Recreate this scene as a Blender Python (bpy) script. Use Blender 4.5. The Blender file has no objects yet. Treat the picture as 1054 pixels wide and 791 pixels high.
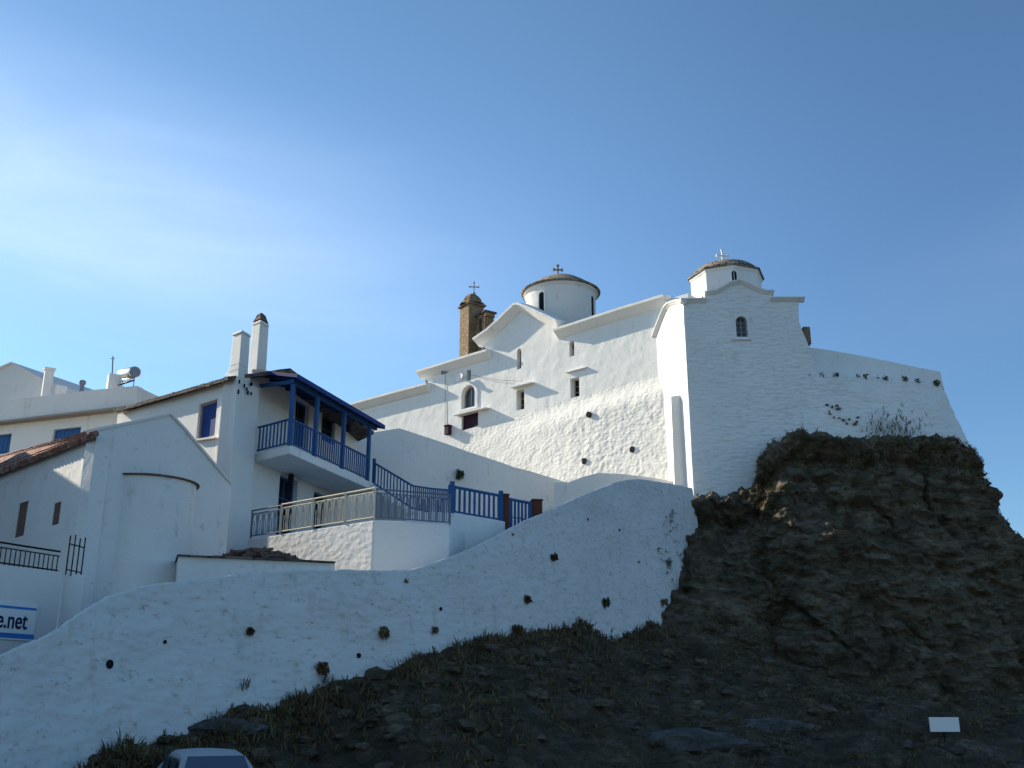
import bpy, bmesh, math, random
from mathutils import Vector, Matrix, noise
from mathutils.geometry import tessellate_polygon
rnd = random.Random(7)
R = math.radians
scene = bpy.context.scene
# ------------------------------------------------------------------ camera
EYE = Vector((0.0, 0.0, 1.7)); PITCH = R(17.5); FOC = 1050.0; CW, CH = 1054.0, 791.0
cam_d = bpy.data.cameras.new('camera'); cam = bpy.data.objects.new('camera', cam_d)
scene.collection.objects.link(cam); scene.camera = cam
cam.location = EYE; cam.rotation_euler = (math.pi/2 + PITCH, 0, 0)
cam_d.sensor_width = 36; cam_d.lens = FOC/CW*36; cam_d.clip_end = 6000; cam_d.clip_start = 0.05
# ------------------------------------------------------------------ light
SUN_AZ = R(60.5); SUN_EL = R(27)          # azimuth counted to the left of +Y
SDIR = Vector((-math.sin(SUN_AZ)*math.cos(SUN_EL), math.cos(SUN_AZ)*math.cos(SUN_EL), math.sin(SUN_EL)))
world = bpy.data.worlds.new('World'); scene.world = world; world.use_nodes = True
nt = world.node_tree; N = nt.nodes; N.clear()
out = N.new('ShaderNodeOutputWorld'); bg = N.new('ShaderNodeBackground'); sky = N.new('ShaderNodeTexSky')
sky.sky_type = 'NISHITA'; sky.sun_disc = False; sky.sun_elevation = SUN_EL; sky.sun_rotation = -SUN_AZ
sky.altitude = 0; sky.air_density = 1.0; sky.dust_density = 0.15; sky.ozone_density = 2.0
SKY_STRENGTH = 0.105
bg.inputs['Strength'].default_value = SKY_STRENGTH
# thin cirrus, high over the left half of the sky
tc = N.new('ShaderNodeTexCoord')
mp = N.new('ShaderNodeMapping'); mp.inputs['Scale'].default_value = (2.2, 2.2, 9.0); mp.inputs['Rotation'].default_value = (R(6), R(-10), 0)
nz = N.new('ShaderNodeTexNoise'); nz.inputs['Scale'].default_value = 1.6; nz.inputs['Detail'].default_value = 7; nz.inputs['Roughness'].default_value = 0.55; nz.inputs['Distortion'].default_value = 0.5
rp = N.new('ShaderNodeValToRGB'); rp.color_ramp.elements[0].position = 0.42; rp.color_ramp.elements[1].position = 0.86
nt.links.new(tc.outputs['Generated'], mp.inputs['Vector']); nt.links.new(mp.outputs[0], nz.inputs['Vector']); nt.links.new(nz.outputs['Fac'], rp.inputs[0])
def dirblob(d, lo, hi):
    v = N.new('ShaderNodeVectorMath'); v.operation = 'DOT_PRODUCT'
    nt.links.new(tc.outputs['Generated'], v.inputs[0]); v.inputs[1].default_value = Vector(d).normalized()
    m = N.new('ShaderNodeMapRange'); m.interpolation_type = 'SMOOTHSTEP'; m.inputs[1].default_value = lo; m.inputs[2].default_value = hi
    nt.links.new(v.outputs['Value'], m.inputs[0]); return m.outputs[0]
def mmath(op, a, b):
    m = N.new('ShaderNodeMath'); m.operation = op
    for i, q in enumerate((a, b)):
        if isinstance(q, (int, float)): m.inputs[i].default_value = q
        else: nt.links.new(q, m.inputs[i])
    return m.outputs[0]
sxyz = N.new('ShaderNodeSeparateXYZ'); nt.links.new(tc.outputs['Generated'], sxyz.inputs[0])
def mrange(v, lo, hi):
    m = N.new('ShaderNodeMapRange'); m.interpolation_type = 'SMOOTHSTEP'; m.inputs[1].default_value = lo; m.inputs[2].default_value = hi
    nt.links.new(v, m.inputs[0]); return m.outputs[0]
lift = mmath('ADD', sxyz.outputs[2], mmath('MULTIPLY', sxyz.outputs[0], 0.10))
b1 = mmath('MULTIPLY', mmath('MULTIPLY', mrange(lift, .24, .375), mrange(lift, .54, .385)), mrange(sxyz.outputs[0], .10, -.40))
lift2 = mmath('SUBTRACT', sxyz.outputs[2], mmath('MULTIPLY', sxyz.outputs[0], 0.25))
b2 = mmath('MULTIPLY', mmath('MULTIPLY', mrange(lift2, .16, .24), mrange(lift2, .34, .26)), mrange(sxyz.outputs[0], .22, .45))
band = mmath('ADD', mmath('MULTIPLY', b1, 1.0), mmath('MULTIPLY', b2, 0.10))
cl = mmath('MULTIPLY', mmath('ADD', mmath('MULTIPLY', rp.outputs[0], 0.5), 0.45), band)
mx = N.new('ShaderNodeMixRGB'); mx.inputs[2].default_value = (5.4, 6.6, 8.2, 1)
tint = N.new('ShaderNodeMixRGB'); tint.blend_type = 'MULTIPLY'; tint.inputs[0].default_value = 1; tint.inputs[2].default_value = (0.80, 0.97, 1.06, 1)
fall = N.new('ShaderNodeMixRGB'); fall.blend_type = 'MULTIPLY'; fall.inputs[2].default_value = (.66, .72, .78, 1)
nt.links.new(mmath('MULTIPLY', mrange(sxyz.outputs[0], -.05, .42), mrange(sxyz.outputs[2], .95, .22)), fall.inputs[0]); nt.links.new(sky.outputs[0], fall.inputs[1]); 
fall2 = N.new('ShaderNodeMixRGB'); fall2.blend_type = 'MULTIPLY'; fall2.inputs[2].default_value = (.86, .89, .86, 1)
nt.links.new(mrange(sxyz.outputs[2], .40, .66), fall2.inputs[0]); nt.links.new(fall.outputs[0], fall2.inputs[1]); nt.links.new(fall2.outputs[0], tint.inputs[1]); nt.links.new(tint.outputs[0], mx.inputs[1]); nt.links.new(mmath('MULTIPLY', cl, 0.6), mx.inputs[0])
nt.links.new(mx.outputs[0], bg.inputs['Color']); nt.links.new(bg.outputs[0], out.inputs[0])
sun_d = bpy.data.lights.new('sun', 'SUN'); sun_d.energy = 5.0; sun_d.angle = R(0.53); sun_d.color = (1.0, 0.89, 0.70)
sun = bpy.data.objects.new('sun', sun_d); scene.collection.objects.link(sun)
sun.rotation_euler = SDIR.to_track_quat('Z', 'Y').to_euler()
scene.view_settings.view_transform = 'Standard'; scene.view_settings.look = 'None'
scene.view_settings.exposure = 0.78; scene.view_settings.gamma = 1.0
scene.cycles.max_bounces = 6; scene.cycles.diffuse_bounces = 3
# ------------------------------------------------------------------ pixel geometry helpers (where each thing stands)
cp, sp = math.cos(PITCH), math.sin(PITCH)
def ray(px, py):
    x = (px-CW/2)/FOC; y = (CH/2-py)/FOC
    return Vector((x, cp - y*sp, sp + y*cp))
def P(px, py, Y):
    r = ray(px, py); return EYE + r*(Y/r.y)
def V2(p): return Vector((p[0], p[1]))
class Wall:
    """a vertical plane through two plan points; u runs from A to B, off grows out of the face"""
    def __init__(s, A, B, face=None):
        s.A = V2(A); s.u = (V2(B)-s.A).normalized(); s.L = (V2(B)-s.A).length
        n = Vector((s.u.y, -s.u.x))
        if n.dot(s.A - V2(face or (0, 0))) > 0: n = -n
        s.n = n
    def uz(s, px, py, off=0):
        r = ray(px, py); A = s.A + s.n*off
        t = (A - V2(EYE)).dot(s.n)/(r.x*s.n.x + r.y*s.n.y)
        q = EYE + r*t
        return ((V2(q)-A).dot(s.u), q.z)
    def pt(s, u, z, off=0):
        q = s.A + s.u*u + s.n*off
        return Vector((q.x, q.y, z))
    def px(s, px, py, off=0): return s.pt(*s.uz(px, py, off), off)
# ------------------------------------------------------------------ objects
COL = scene.collection
def wpos(o):
    v = Vector((0, 0, 0))
    while o: v += o.location; o = o.parent
    return v
def tag(o, label=None, cat=None, group=None, kind=None):
    if label: o['label'] = label
    if cat: o['category'] = cat
    if group: o['group'] = group
    if kind: o['kind'] = kind
    return o
def thing(name, label, cat, loc, group=None):
    o = bpy.data.objects.new(name, None); COL.objects.link(o); o.location = loc; o.empty_display_size = 0.3
    return tag(o, label, cat, group)
class MB:
    def __init__(s): s.v = []; s.f = []
    def add(s, vs, fs):
        k = len(s.v); s.v += [tuple(v) for v in vs]; s.f += [tuple(i+k for i in f) for f in fs]; return s
    def hexa(s, b, t):       # four bottom + four top points
        return s.add(list(b)+list(t), [(3,2,1,0),(4,5,6,7),(0,1,5,4),(1,2,6,5),(2,3,7,6),(3,0,4,7)])
    def box(s, c, sx, sy, sz, rz=0):
        c = Vector(c); m = Matrix.Rotation(rz, 3, 'Z'); q = []
        for z in (-sz/2, sz/2):
            for x, y in ((-1,-1),(1,-1),(1,1),(-1,1)): q.append(c + m @ Vector((x*sx/2, y*sy/2, z)))
        return s.hexa(q[:4], q[4:])
    def bar(s, a, b, w, h, up=(0,0,1)):
        a, b = Vector(a), Vector(b); d = (b-a).normalized(); up = Vector(up)
        x = d.cross(up); x = x.normalized() if x.length > 1e-4 else Vector((1,0,0)); y = x.cross(d)
        q = []
        for e in (a, b):
            for i, j in ((-1,-1),(1,-1),(1,1),(-1,1)): q.append(e + x*i*w/2 + y*j*h/2)
        return s.hexa(q[:4], q[4:])
    def tube(s, pts, r, n=8, caps=True):
        pts = [Vector(p) for p in pts]; rs = r if isinstance(r, (list, tuple)) else [r]*len(pts); vs = []; fs = []
        for i, p in enumerate(pts):
            d = (pts[min(i+1, len(pts)-1)] - pts[max(i-1, 0)]).normalized()
            a = d.cross(Vector((0,0,1)));  a = a.normalized() if a.length > 1e-3 else Vector((1,0,0)); b = d.cross(a)
            for k in range(n):
                t = 2*math.pi*k/n; vs.append(p + (a*math.cos(t)+b*math.sin(t))*rs[i])
        for i in range(len(pts)-1):
            for k in range(n): fs.append((i*n+k, i*n+(k+1)%n, (i+1)*n+(k+1)%n, (i+1)*n+k))
        if caps: fs += [tuple(range(n-1,-1,-1)), tuple(range((len(pts)-1)*n, len(pts)*n))]
        return s.add(vs, fs)
    def lathe(s, c, prof, n=32, a0=0, a1=2*math.pi, ph=0, capb=False):
        c = Vector(c); full = abs(a1-a0-2*math.pi) < 1e-6; m = n if full else n+1; vs = []; fs = []
        for r, z in prof:
            for k in range(m):
                t = a0+(a1-a0)*k/n+ph; vs.append(c+Vector((r*math.cos(t), r*math.sin(t), z)))
        for i in range(len(prof)-1):
            for k in range(n): fs.append((i*m+k, i*m+(k+1)%m, (i+1)*m+(k+1)%m, (i+1)*m+k))
        return s.add(vs, fs)
    def grid(s, rows, close=False):
        m = len(rows[0]); vs = [p for r in rows for p in r]; fs = []
        for i in range(len(rows)-1):
            for k in range(m-1): fs.append((i*m+k, i*m+k+1, (i+1)*m+k+1, (i+1)*m+k))
        return s.add(vs, fs)
    def poly3(s, front, back):   # a prism between two matching outlines
        n = len(front); tri = tessellate_polygon([[Vector(p) for p in front]])
        fs = [tuple(t) for t in tri] + [tuple(n+i for i in reversed(t)) for t in tri]
        fs += [(i, (i+1)%n, n+(i+1)%n, n+i) for i in range(n)]
        return s.add(list(front)+list(back), fs)
    def wallprism(s, w, outline, o0, o1, holes=()):   # o0 outer offset, o1 inner offset
        loops = [list(outline)]+[list(h) for h in holes]
        flat = [q for l in loops for q in l]
        tri = tessellate_polygon([[Vector((u, z, 0)) for u, z in l] for l in loops]); n = len(flat)
        vs = [w.pt(u, z, o0) for u, z in flat]+[w.pt(u, z, o1) for u, z in flat]
        fs = [tuple(t) for t in tri]+[tuple(n+i for i in reversed(t)) for t in tri]; k = 0
        for l in loops:
            m = len(l); fs += [(k+i, k+(i+1)%m, n+k+(i+1)%m, n+k+i) for i in range(m)]; k += m
        return s.add(vs, fs)
    def build(s, name, mat, parent=None, smooth=False, loc=None, bevel=0, ang=40):
        me = bpy.data.meshes.new(name); base = wpos(parent) if parent else Vector((0,0,0))
        if loc is not None: base = Vector(loc)
        me.from_pydata([tuple(Vector(v)-base) for v in s.v], [], s.f); me.validate()
        bm = bmesh.new(); bm.from_mesh(me); bmesh.ops.recalc_face_normals(bm, faces=bm.faces); bm.to_mesh(me); bm.free()
        if mat: me.materials.append(mat)
        o = bpy.data.objects.new(name, me); COL.objects.link(o)
        if parent: o.parent = parent; o.location = base - wpos(parent)
        else: o.location = base
        if smooth:
            for p in me.polygons: p.use_smooth = True
            me.set_sharp_from_angle(angle=R(ang))
        if bevel:
            b = o.modifiers.new('bevel', 'BEVEL'); b.width = bevel; b.segments = 2; b.limit_method = 'ANGLE'; b.angle_limit = R(35)
        return o
def dup(o, parent, loc):
    c = o.copy(); COL.objects.link(c); c.parent = parent; c.location = loc; return c
def fbm(p, oct=4, H=0.9): return noise.fractal(Vector(p), H, 2.0, oct)
def wob(outline, amp=0.03, step=0.8, seed=0, fix=()):
    res = []; n = len(outline)
    for i in range(n):
        a = Vector(outline[i]); b = Vector(outline[(i+1)%n]); L = (b-a).length; k = max(1, int(L/step)); nn = Vector((-(b-a).y, (b-a).x))/max(L,1e-6)
        for j in range(k):
            p = a+(b-a)*j/k
            if j: p = p + nn*amp*noise.noise(Vector((p.x*0.9+seed, p.y*0.9, seed*1.7)))*1.6
            res.append((p.x, p.y))
    return res
# ------------------------------------------------------------------ materials
def mat(name, rough=0.9, spec=0.3):
    m = bpy.data.materials.new(name); m.use_nodes = True; t = m.node_tree; b = t.nodes['Principled BSDF']
    b.inputs['Roughness'].default_value = rough; b.inputs['Specular IOR Level'].default_value = spec
    return m, t, b
def node(t, typ, **kw):
    n = t.nodes.new(typ)
    for k, v in kw.items():
        if k in n.inputs: n.inputs[k].default_value = v
        else: setattr(n, k, v)
    return n
def coords(t, scale=(1,1,1), rot=(0,0,0)):
    c = t.nodes.new('ShaderNodeTexCoord'); m = node(t, 'ShaderNodeMapping', Scale=scale, Rotation=rot)
    t.links.new(c.outputs['Object'], m.inputs['Vector']); return m.outputs[0]
def tnoise(t, vec, scale, detail=5, rough=0.55, dist=0):
    n = node(t, 'ShaderNodeTexNoise', Scale=scale, Detail=detail, Roughness=rough, Distortion=dist); t.links.new(vec, n.inputs['Vector']); return n.outputs['Fac']
def ramp(t, fac, stops):
    r = t.nodes.new('ShaderNodeValToRGB'); e = r.color_ramp.elements
    while len(e) > len(stops): e.remove(e[-1])
    while len(e) < len(stops): e.new(0.5)
    for el, (p, c) in zip(e, stops): el.position = p; el.color = (*c, 1) if len(c) == 3 else c
    t.links.new(fac, r.inputs[0]); return r.outputs[0]
def mixc(t, fac, a, b, blend='MIX'):
    m = t.nodes.new('ShaderNodeMixRGB'); m.blend_type = blend
    for i, q in enumerate((fac, a, b)):
        if isinstance(q, (int, float)): m.inputs[i].default_value = q
        elif isinstance(q, tuple): m.inputs[i].default_value = (*q, 1)
        else: t.links.new(q, m.inputs[i])
    return m.outputs[0]
def mth(t, op, a, b=0.0):
    m = t.nodes.new('ShaderNodeMath'); m.operation = op
    for i, q in enumerate((a, b)):
        if isinstance(q, (int, float)): m.inputs[i].default_value = q
        else: t.links.new(q, m.inputs[i])
    return m.outputs[0]
def bump(t, b, height, strength, dist, prev=None):
    n = node(t, 'ShaderNodeBump', Strength=strength, Distance=dist); t.links.new(height, n.inputs['Height'])
    if prev: t.links.new(prev, n.inputs['Normal'])
    t.links.new(n.outputs[0], b.inputs['Normal']); return n.outputs[0]
def whitewash(name, stones=0.0, base=(0.79, 0.785, 0.765), dirty=0.5, size=2.6, lumps=0.05, flake=0.0, zs=1.7):
    m, t, b = mat(name, 0.95, 0.15); v = coords(t); vs = coords(t, (1, 1, zs))
    big = tnoise(t, v, 0.35, 6, 0.6); mid = tnoise(t, v, 2.2, 6, 0.65); streak = tnoise(t, coords(t, (3, 3, 0.35)), 1.1, 5, 0.6)
    c = mixc(t, ramp(t, big, [(0.35, (0,0,0)), (0.75, (1,1,1))]), base, tuple(q*0.90 for q in base))
    d = ramp(t, mth(t, 'MULTIPLY', mid, streak), [(0.30, (0,0,0)), (0.46, (1,1,1))])
    c = mixc(t, mth(t, 'MULTIPLY', d, dirty*0.5), c, (0.46, 0.44, 0.40))
    if flake:
        f = ramp(t, tnoise(t, vs, 3.4, 9, 0.78), [(0.655-0.02*flake, (0,0,0)), (0.70-0.02*flake, (1,1,1))])
        c = mixc(t, mth(t, 'MULTIPLY', f, 0.7), c, (0.33, 0.30, 0.27))
    t.links.new(c, b.inputs['Base Color'])
    p = bump(t, b, tnoise(t, v, 1.3, 4, 0.5), 0.8, lumps)
    if stones:
        wv = node(t, 'ShaderNodeVectorMath', operation='ADD'); nn = node(t, 'ShaderNodeTexNoise', Scale=2.0, Detail=3); t.links.new(v, nn.inputs['Vector'])
        sc = node(t, 'ShaderNodeVectorMath', operation='SCALE'); sc.inputs['Scale'].default_value = 0.35; t.links.new(nn.outputs['Color'], sc.inputs[0])
        t.links.new(vs, wv.inputs[0]); t.links.new(sc.outputs[0], wv.inputs[1])
        vo = node(t, 'ShaderNodeTexVoronoi', Scale=size, feature='SMOOTH_F1', Smoothness=0.45); t.links.new(wv.outputs[0], vo.inputs['Vector'])
        p = bump(t, b, mth(t, 'SUBTRACT', 1.0, vo.outputs['Distance']), 1.0, stones, p)
    p = bump(t, b, tnoise(t, v, 14, 5, 0.6), 0.7, 0.012, p)
    return m
def paint(name, col, rough=0.55, var=0.12, wear=0.0, wearcol=(0.45, 0.42, 0.38)):
    m, t, b = mat(name, max(rough, .75), 0.12); v = coords(t)
    c = mixc(t, tnoise(t, v, 3.0, 5), tuple(q*(1-var) for q in col), tuple(min(1, q*(1+var)) for q in col))
    if wear: c = mixc(t, mth(t, 'MULTIPLY', ramp(t, tnoise(t, v, 9, 7, 0.7), [(0.58, (0,0,0)), (0.66, (1,1,1))]), wear), c, wearcol)
    t.links.new(c, b.inputs['Base Color']); bump(t, b, tnoise(t, v, 30, 3), 0.25, 0.006); return m
def stonework(name, cols, size=3.0, zs=1.8, depth=0.05, mortar=(0.20, 0.17, 0.13)):
    m, t, b = mat(name, 0.95, 0.2); v = coords(t, (1, 1, zs))
    nn = node(t, 'ShaderNodeTexNoise', Scale=1.5); t.links.new(v, nn.inputs['Vector'])
    w = mixc(t, 0.12, v, nn.outputs['Color'])
    vo = node(t, 'ShaderNodeTexVoronoi', Scale=size); t.links.new(w, vo.inputs['Vector'])
    ve = node(t, 'ShaderNodeTexVoronoi', Scale=size, feature='DISTANCE_TO_EDGE'); t.links.new(w, ve.inputs['Vector'])
    s = node(t, 'ShaderNodeSeparateColor'); t.links.new(vo.outputs['Color'], s.inputs[0])
    c = ramp(t, s.outputs[0], [(i/(len(cols)-1), q) for i, q in enumerate(cols)])
    c = mixc(t, mth(t, 'MULTIPLY', tnoise(t, v, 6, 6), 0.5), c, tuple(q*0.55 for q in cols[0]))
    e = ramp(t, ve.outputs['Distance'], [(0.02, (0,0,0)), (0.08, (1,1,1))])
    t.links.new(mixc(t, e, mortar, c), b.inputs['Base Color'])
    p = bump(t, b, e, 0.8, depth); bump(t, b, tnoise(t, v, 12, 6), 0.6, 0.03, p); return m
M = {}
M['plaster'] = whitewash('whitewash_plaster', 0.0, dirty=1.0, lumps=.06)
M['plaster_house'] = whitewash('whitewash_house', 0.0, base=(0.78, 0.76, 0.72), dirty=0.7, lumps=0.03)
M['rough'] = whitewash('whitewash_rough_stone', 0.022, base=(0.77, 0.755, 0.72), dirty=0.9, size=4.2, lumps=.08, flake=.5, zs=1.7)
M['masonry'] = whitewash('whitewash_masonry', 0.05, dirty=0.8, size=2.6, zs=2.6, flake=2.6)
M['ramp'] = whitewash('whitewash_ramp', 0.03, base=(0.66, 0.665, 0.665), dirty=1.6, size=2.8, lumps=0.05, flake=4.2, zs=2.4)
M['chapel'] = whitewash('whitewash_chapel', 0.0, base=(0.77, 0.76, 0.74), dirty=1.3, lumps=0.06, flake=2.2)
M['farhouse'] = whitewash('plaster_far_house', 0.0, base=(0.72, 0.70, 0.67), dirty=0.9, lumps=0.02)
M['blue'] = paint('blue_paint', (0.035, 0.11, 0.27), 0.5, 0.25, 0.3, (0.16, 0.21, 0.29))
M['bluedark'] = paint('dark_blue_paint', (0.02, 0.055, 0.20), 0.45, 0.2)
M['purple'] = paint('dark_purple_wood', (0.045, 0.022, 0.04), 0.6, 0.25)
M['brown'] = paint('rusty_brown_wood', (0.13, 0.045, 0.03), 0.7, 0.3, 0.4, (0.22, 0.10, 0.06))
M['litmetal'] = paint('sunlit_rail_metal', (0.66, 0.60, 0.48), 0.5, 0.15)  # terrace railing metal with the sunlight put into its colour
M['greyshademetal'] = paint('grey_and_shaded_metal', (0.16, 0.19, 0.25), 0.5, 0.15)  # plain grey metal; on the terrace railings it paints in their shade
M['iron'] = paint('black_iron', (0.018, 0.018, 0.022), 0.55, 0.2)
M['dark'] = paint('dark_interior', (0.012, 0.012, 0.016), 0.8, 0.2)
M['frame'] = paint('weathered_frame', (0.30, 0.26, 0.22), 0.7, 0.2)
M['whitepaint'] = paint('white_paint', (0.78, 0.78, 0.77), 0.5, 0.04)
M['cable'] = paint('cable', (0.20, 0.20, 0.21), 0.7, 0.1)
M['slate'] = stonework('slate_roof', [(0.10, 0.085, 0.075), (0.17, 0.15, 0.13), (0.13, 0.11, 0.10), (0.22, 0.19, 0.16)], 2.2, 3.0, 0.05, (0.06, 0.05, 0.045))
M['domeslate'] = stonework('dome_slate', [(0.24, 0.20, 0.15), (0.38, 0.32, 0.25), (0.30, 0.26, 0.21), (0.46, 0.38, 0.29)], 3.0, 2.0, 0.04, (0.09, 0.07, 0.05))
M['brick'] = stonework('tower_stone', [(0.22, 0.15, 0.09), (0.34, 0.24, 0.145), (0.27, 0.205, 0.135), (0.40, 0.30, 0.19)], 4.0, 2.2, 0.05, (0.20, 0.15, 0.10))
m_, t_, b_ = mat('terracotta_tile', 0.95, 0.1); v_ = coords(t_)
c_ = ramp(t_, tnoise(t_, v_, 5.0, 6, 0.7), [(0.32, (0.10, 0.05, 0.04)), (0.44, (0.26, 0.11, 0.08)), (0.54, (0.30, 0.19, 0.15)), (0.64, (0.38, 0.33, 0.30))])
t_.links.new(c_, b_.inputs['Base Color']); bump(t_, b_, tnoise(t_, v_, 10, 5, 0.7), 0.8, 0.03); M['tile'] = m_
M['tileold'] = paint('weathered_tile', (0.15, 0.10, 0.08), 0.9, 0.4, 0.4, (0.20, 0.17, 0.14))
g, t_, b_ = mat('window_glass', 0.12, 0.6); b_.inputs['Base Color'].default_value = (0.02, 0.028, 0.045, 1); M['glass'] = g
v_ = coords(t_); bump(t_, b_, tnoise(t_, v_, 3, 2), 0.1, 0.02)
g, t_, b_ = mat('polished_steel', 0.28, 0.5); b_.inputs['Metallic'].default_value = 1; M['steel'] = g
v_ = coords(t_); t_.links.new(mixc(t_, tnoise(t_, v_, 5, 4), (0.55, 0.55, 0.56), (0.70, 0.68, 0.64)), b_.inputs['Base Color'])
def rockmat(name, c0, c1, c2):
    m, t, b = mat(name, 0.95, 0.15); v = coords(t); s = coords(t, (0.75, 0.75, 1.9), (R(12), R(-9), 0))
    a = tnoise(t, s, 1.5, 10, 0.68, 0.5); d = tnoise(t, v, 0.5, 6, 0.6); e = tnoise(t, s, 5.0, 8, 0.7)
    c = ramp(t, a, [(0.30, c0), (0.52, c1), (0.74, c2)])
    gq = ramp(t, tnoise(t, v, 0.8, 7, 0.65), [(0.46, (0,0,0)), (0.62, (1,1,1))])
    c = mixc(t, mth(t, 'MULTIPLY', gq, 0.55), c, (0.055, 0.052, 0.022))
    c = mixc(t, mth(t, 'MULTIPLY', ramp(t, d, [(0.5, (0,0,0)), (0.68, (1,1,1))]), 0.55), c, c0)
    sp_ = ramp(t, tnoise(t, coords(t, (1, 1, 1.8), (R(9), R(-7), 0)), 7, 6, 0.75), [(0.62, (0,0,0)), (0.72, (1,1,1))])
    c = mixc(t, mth(t, 'MULTIPLY', sp_, 0.55), c, tuple(q*2.1 for q in c2))
    t.links.new(c, b.inputs['Base Color'])
    vc = node(t, 'ShaderNodeTexVoronoi', Scale=1.6, feature='DISTANCE_TO_EDGE'); dv = node(t, 'ShaderNodeVectorMath', operation='ADD'); n3 = node(t, 'ShaderNodeTexNoise', Scale=1.4, Detail=5); t.links.new(v, n3.inputs['Vector']); t.links.new(s, dv.inputs[0]); t.links.new(n3.outputs['Color'], dv.inputs[1]); t.links.new(dv.outputs[0], vc.inputs['Vector'])
    crk = ramp(t, vc.outputs['Distance'], [(0.0, (0,0,0)), (0.09, (1,1,1))])
    p = bump(t, b, crk, 0.9, 0.12); p = bump(t, b, a, 1.0, 0.35, p); p = bump(t, b, e, 1.0, 0.14, p); bump(t, b, tnoise(t, v, 16, 6, 0.7), 0.8, 0.03, p); return m
M['rock'] = rockmat('schist_rock', (0.075, 0.058, 0.040), (0.20, 0.160, 0.112), (0.38, 0.31, 0.23))
M['earth'] = rockmat('scrubby_earth', (0.055, 0.044, 0.030), (0.125, 0.100, 0.070), (0.26, 0.215, 0.16))
m_, t_, b_ = mat('asphalt', 0.9, 0.2); v_ = coords(t_); t_.links.new(ramp(t_, tnoise(t_, v_, 18, 6), [(0.3, (0.035,0.035,0.036)), (0.7, (0.065,0.063,0.06))]), b_.inputs['Base Color']); bump(t_, b_, tnoise(t_, v_, 60, 4), 0.5, 0.01); M['asphalt'] = m_
def leafmat(name, a, b2):
    m, t, b = mat(name, 0.8, 0.2); v = coords(t)
    t.links.new(ramp(t, tnoise(t, v, 2.5, 5, 0.7), [(0.35, a), (0.65, b2)]), b.inputs['Base Color']); return m
M['dry'] = leafmat('dry_scrub', (0.05, 0.045, 0.018), (0.19, 0.145, 0.07))
M['green'] = leafmat('green_leaf', (0.035, 0.055, 0.02), (0.07, 0.085, 0.03))
M['rust'] = leafmat('russet_weed', (0.05, 0.03, 0.02), (0.13, 0.07, 0.035))
M['yellow'] = leafmat('yellow_flower', (0.45, 0.28, 0.04), (0.60, 0.42, 0.08))
# ================================================================== SETTING: ground, rock, retaining walls
def lerp_tab(tab, x):
    if x <= tab[0][0]: return tab[0][1:]
    for a, b in zip(tab, tab[1:]):
        if x <= b[0]:
            t = (x-a[0])/(b[0]-a[0]); return tuple(p+(q-p)*t for p, q in zip(a[1:], b[1:]))
    return tab[-1][1:]
def _dummy(): pass
def sstep(a, b, x):
    if a > b: return 1-sstep(b, a, x)
    t = max(0, min(1, (x-a)/(b-a))); return t*t*(3-2*t)
def ta(px): return (px-527)/1050/1.02          # tangent of the azimuth
# foot of the great ramp wall and of the rock: (bearing, distance, height)
FOOT = [(ta(p), y, z) for p, y, z in ((-900, 7, -.2), (-300, 11, -.1), (-80, 15, 0.0), (60, 18.0, .25), (110, 19.0, .72), (140, 19.8, 1.05), (240, 22, 1.65), (330, 24.0, 2.2),
        (400, 25.8, 2.68), (470, 28.0, 3.28), (530, 30.6, 3.90), (600, 34.6, 4.45), (683, 41.4, 4.85), (760, 41.6, 4.0), (850, 40.6, 2.7), (950, 41, 2.1), (1054, 43, 2.2), (1300, 48, 1.2), (1900, 52, .5))]
RAMP = []   # crest of the ramp wall
for p, q, y in ((-260, 790, 12.5), (-80, 715, 15.6), (0, 674, 17.2), (65, 647, 18.6), (105, 613, 19.5), (180, 598, 21.3), (260, 589, 23.0), (340, 586, 24.7), (415, 588, 26.5),
                (462, 576, 28.3), (527, 543, 31.3), (590, 514, 35.0), (620, 501, 37.5), (650, 491, 40.0), (717, 503, 45.3), (722, 504, 45.7)):
    v = P(p, q, y); RAMP.append((p, v.x, v.y, v.z))
FOOT = [(f[0], (lerp_tab(RAMP, f[0]*1050*1.02+527)[1]-.05 if f[0] < ta(690) else f[1]), f[2]) for f in FOOT]
for q_ in range(-240, 690, 20): FOOT.append((ta(q_), lerp_tab(RAMP, q_)[1]-.05, lerp_tab(FOOT[:19], ta(q_))[1]))
FOOT.sort()
def ground_z(X, Y):
    a = X/max(Y, .1); D, zb = lerp_tab(FOOT, a)
    px0 = a*1050*1.02+527; toe = D*0.42+3.5+(D*.58-3.5-4.2)*sstep(470, 330, px0) if px0 < 470 else D*.42+3.5; w = max(0, min(1, (Y-toe)/(D-toe)))
    px = a*1050*1.02+527
    if Y <= D:
        z = -.42 + (zb+.42)*(w**1.1)
        n = .34*fbm((X*.45, Y*.45, 1), 5)+.20*fbm((X*1.3, Y*1.3, 5), 5)
        led = .42*abs(noise.noise(Vector((X*.35+Y*.2, Y*.8, 3))))-.1
        return z + (n+led)*sstep(0, .25, w)*(1-.6*sstep(.85, 1, w))
    if px < 690:
        top = lerp_tab(RAMP, px)[2] if px > -260 else .5
        up = min(11.4, top-.75+(Y-D)*.14)
        z = zb+(up-zb)*sstep(.05, .5, Y-D)
        return z*(1-sstep(85, 130, Y)) 
    r = math.hypot((X-14.5)/6.5, (Y-53)/6.0)
    return zb*(1-sstep(0, 25, Y-D)) + 8.5*(1-sstep(.75, 1.0, r))
rows = []
ds = [5+.5*i for i in range(30)]; y = 20.0
while y < 56: ds.append(y); y += .22
while y < 140: ds.append(y); y *= 1.06
azs = []; p = -900
while p < 1900: azs.append(ta(p)); p += 6 if -60 < p < 1100 else 40
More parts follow.
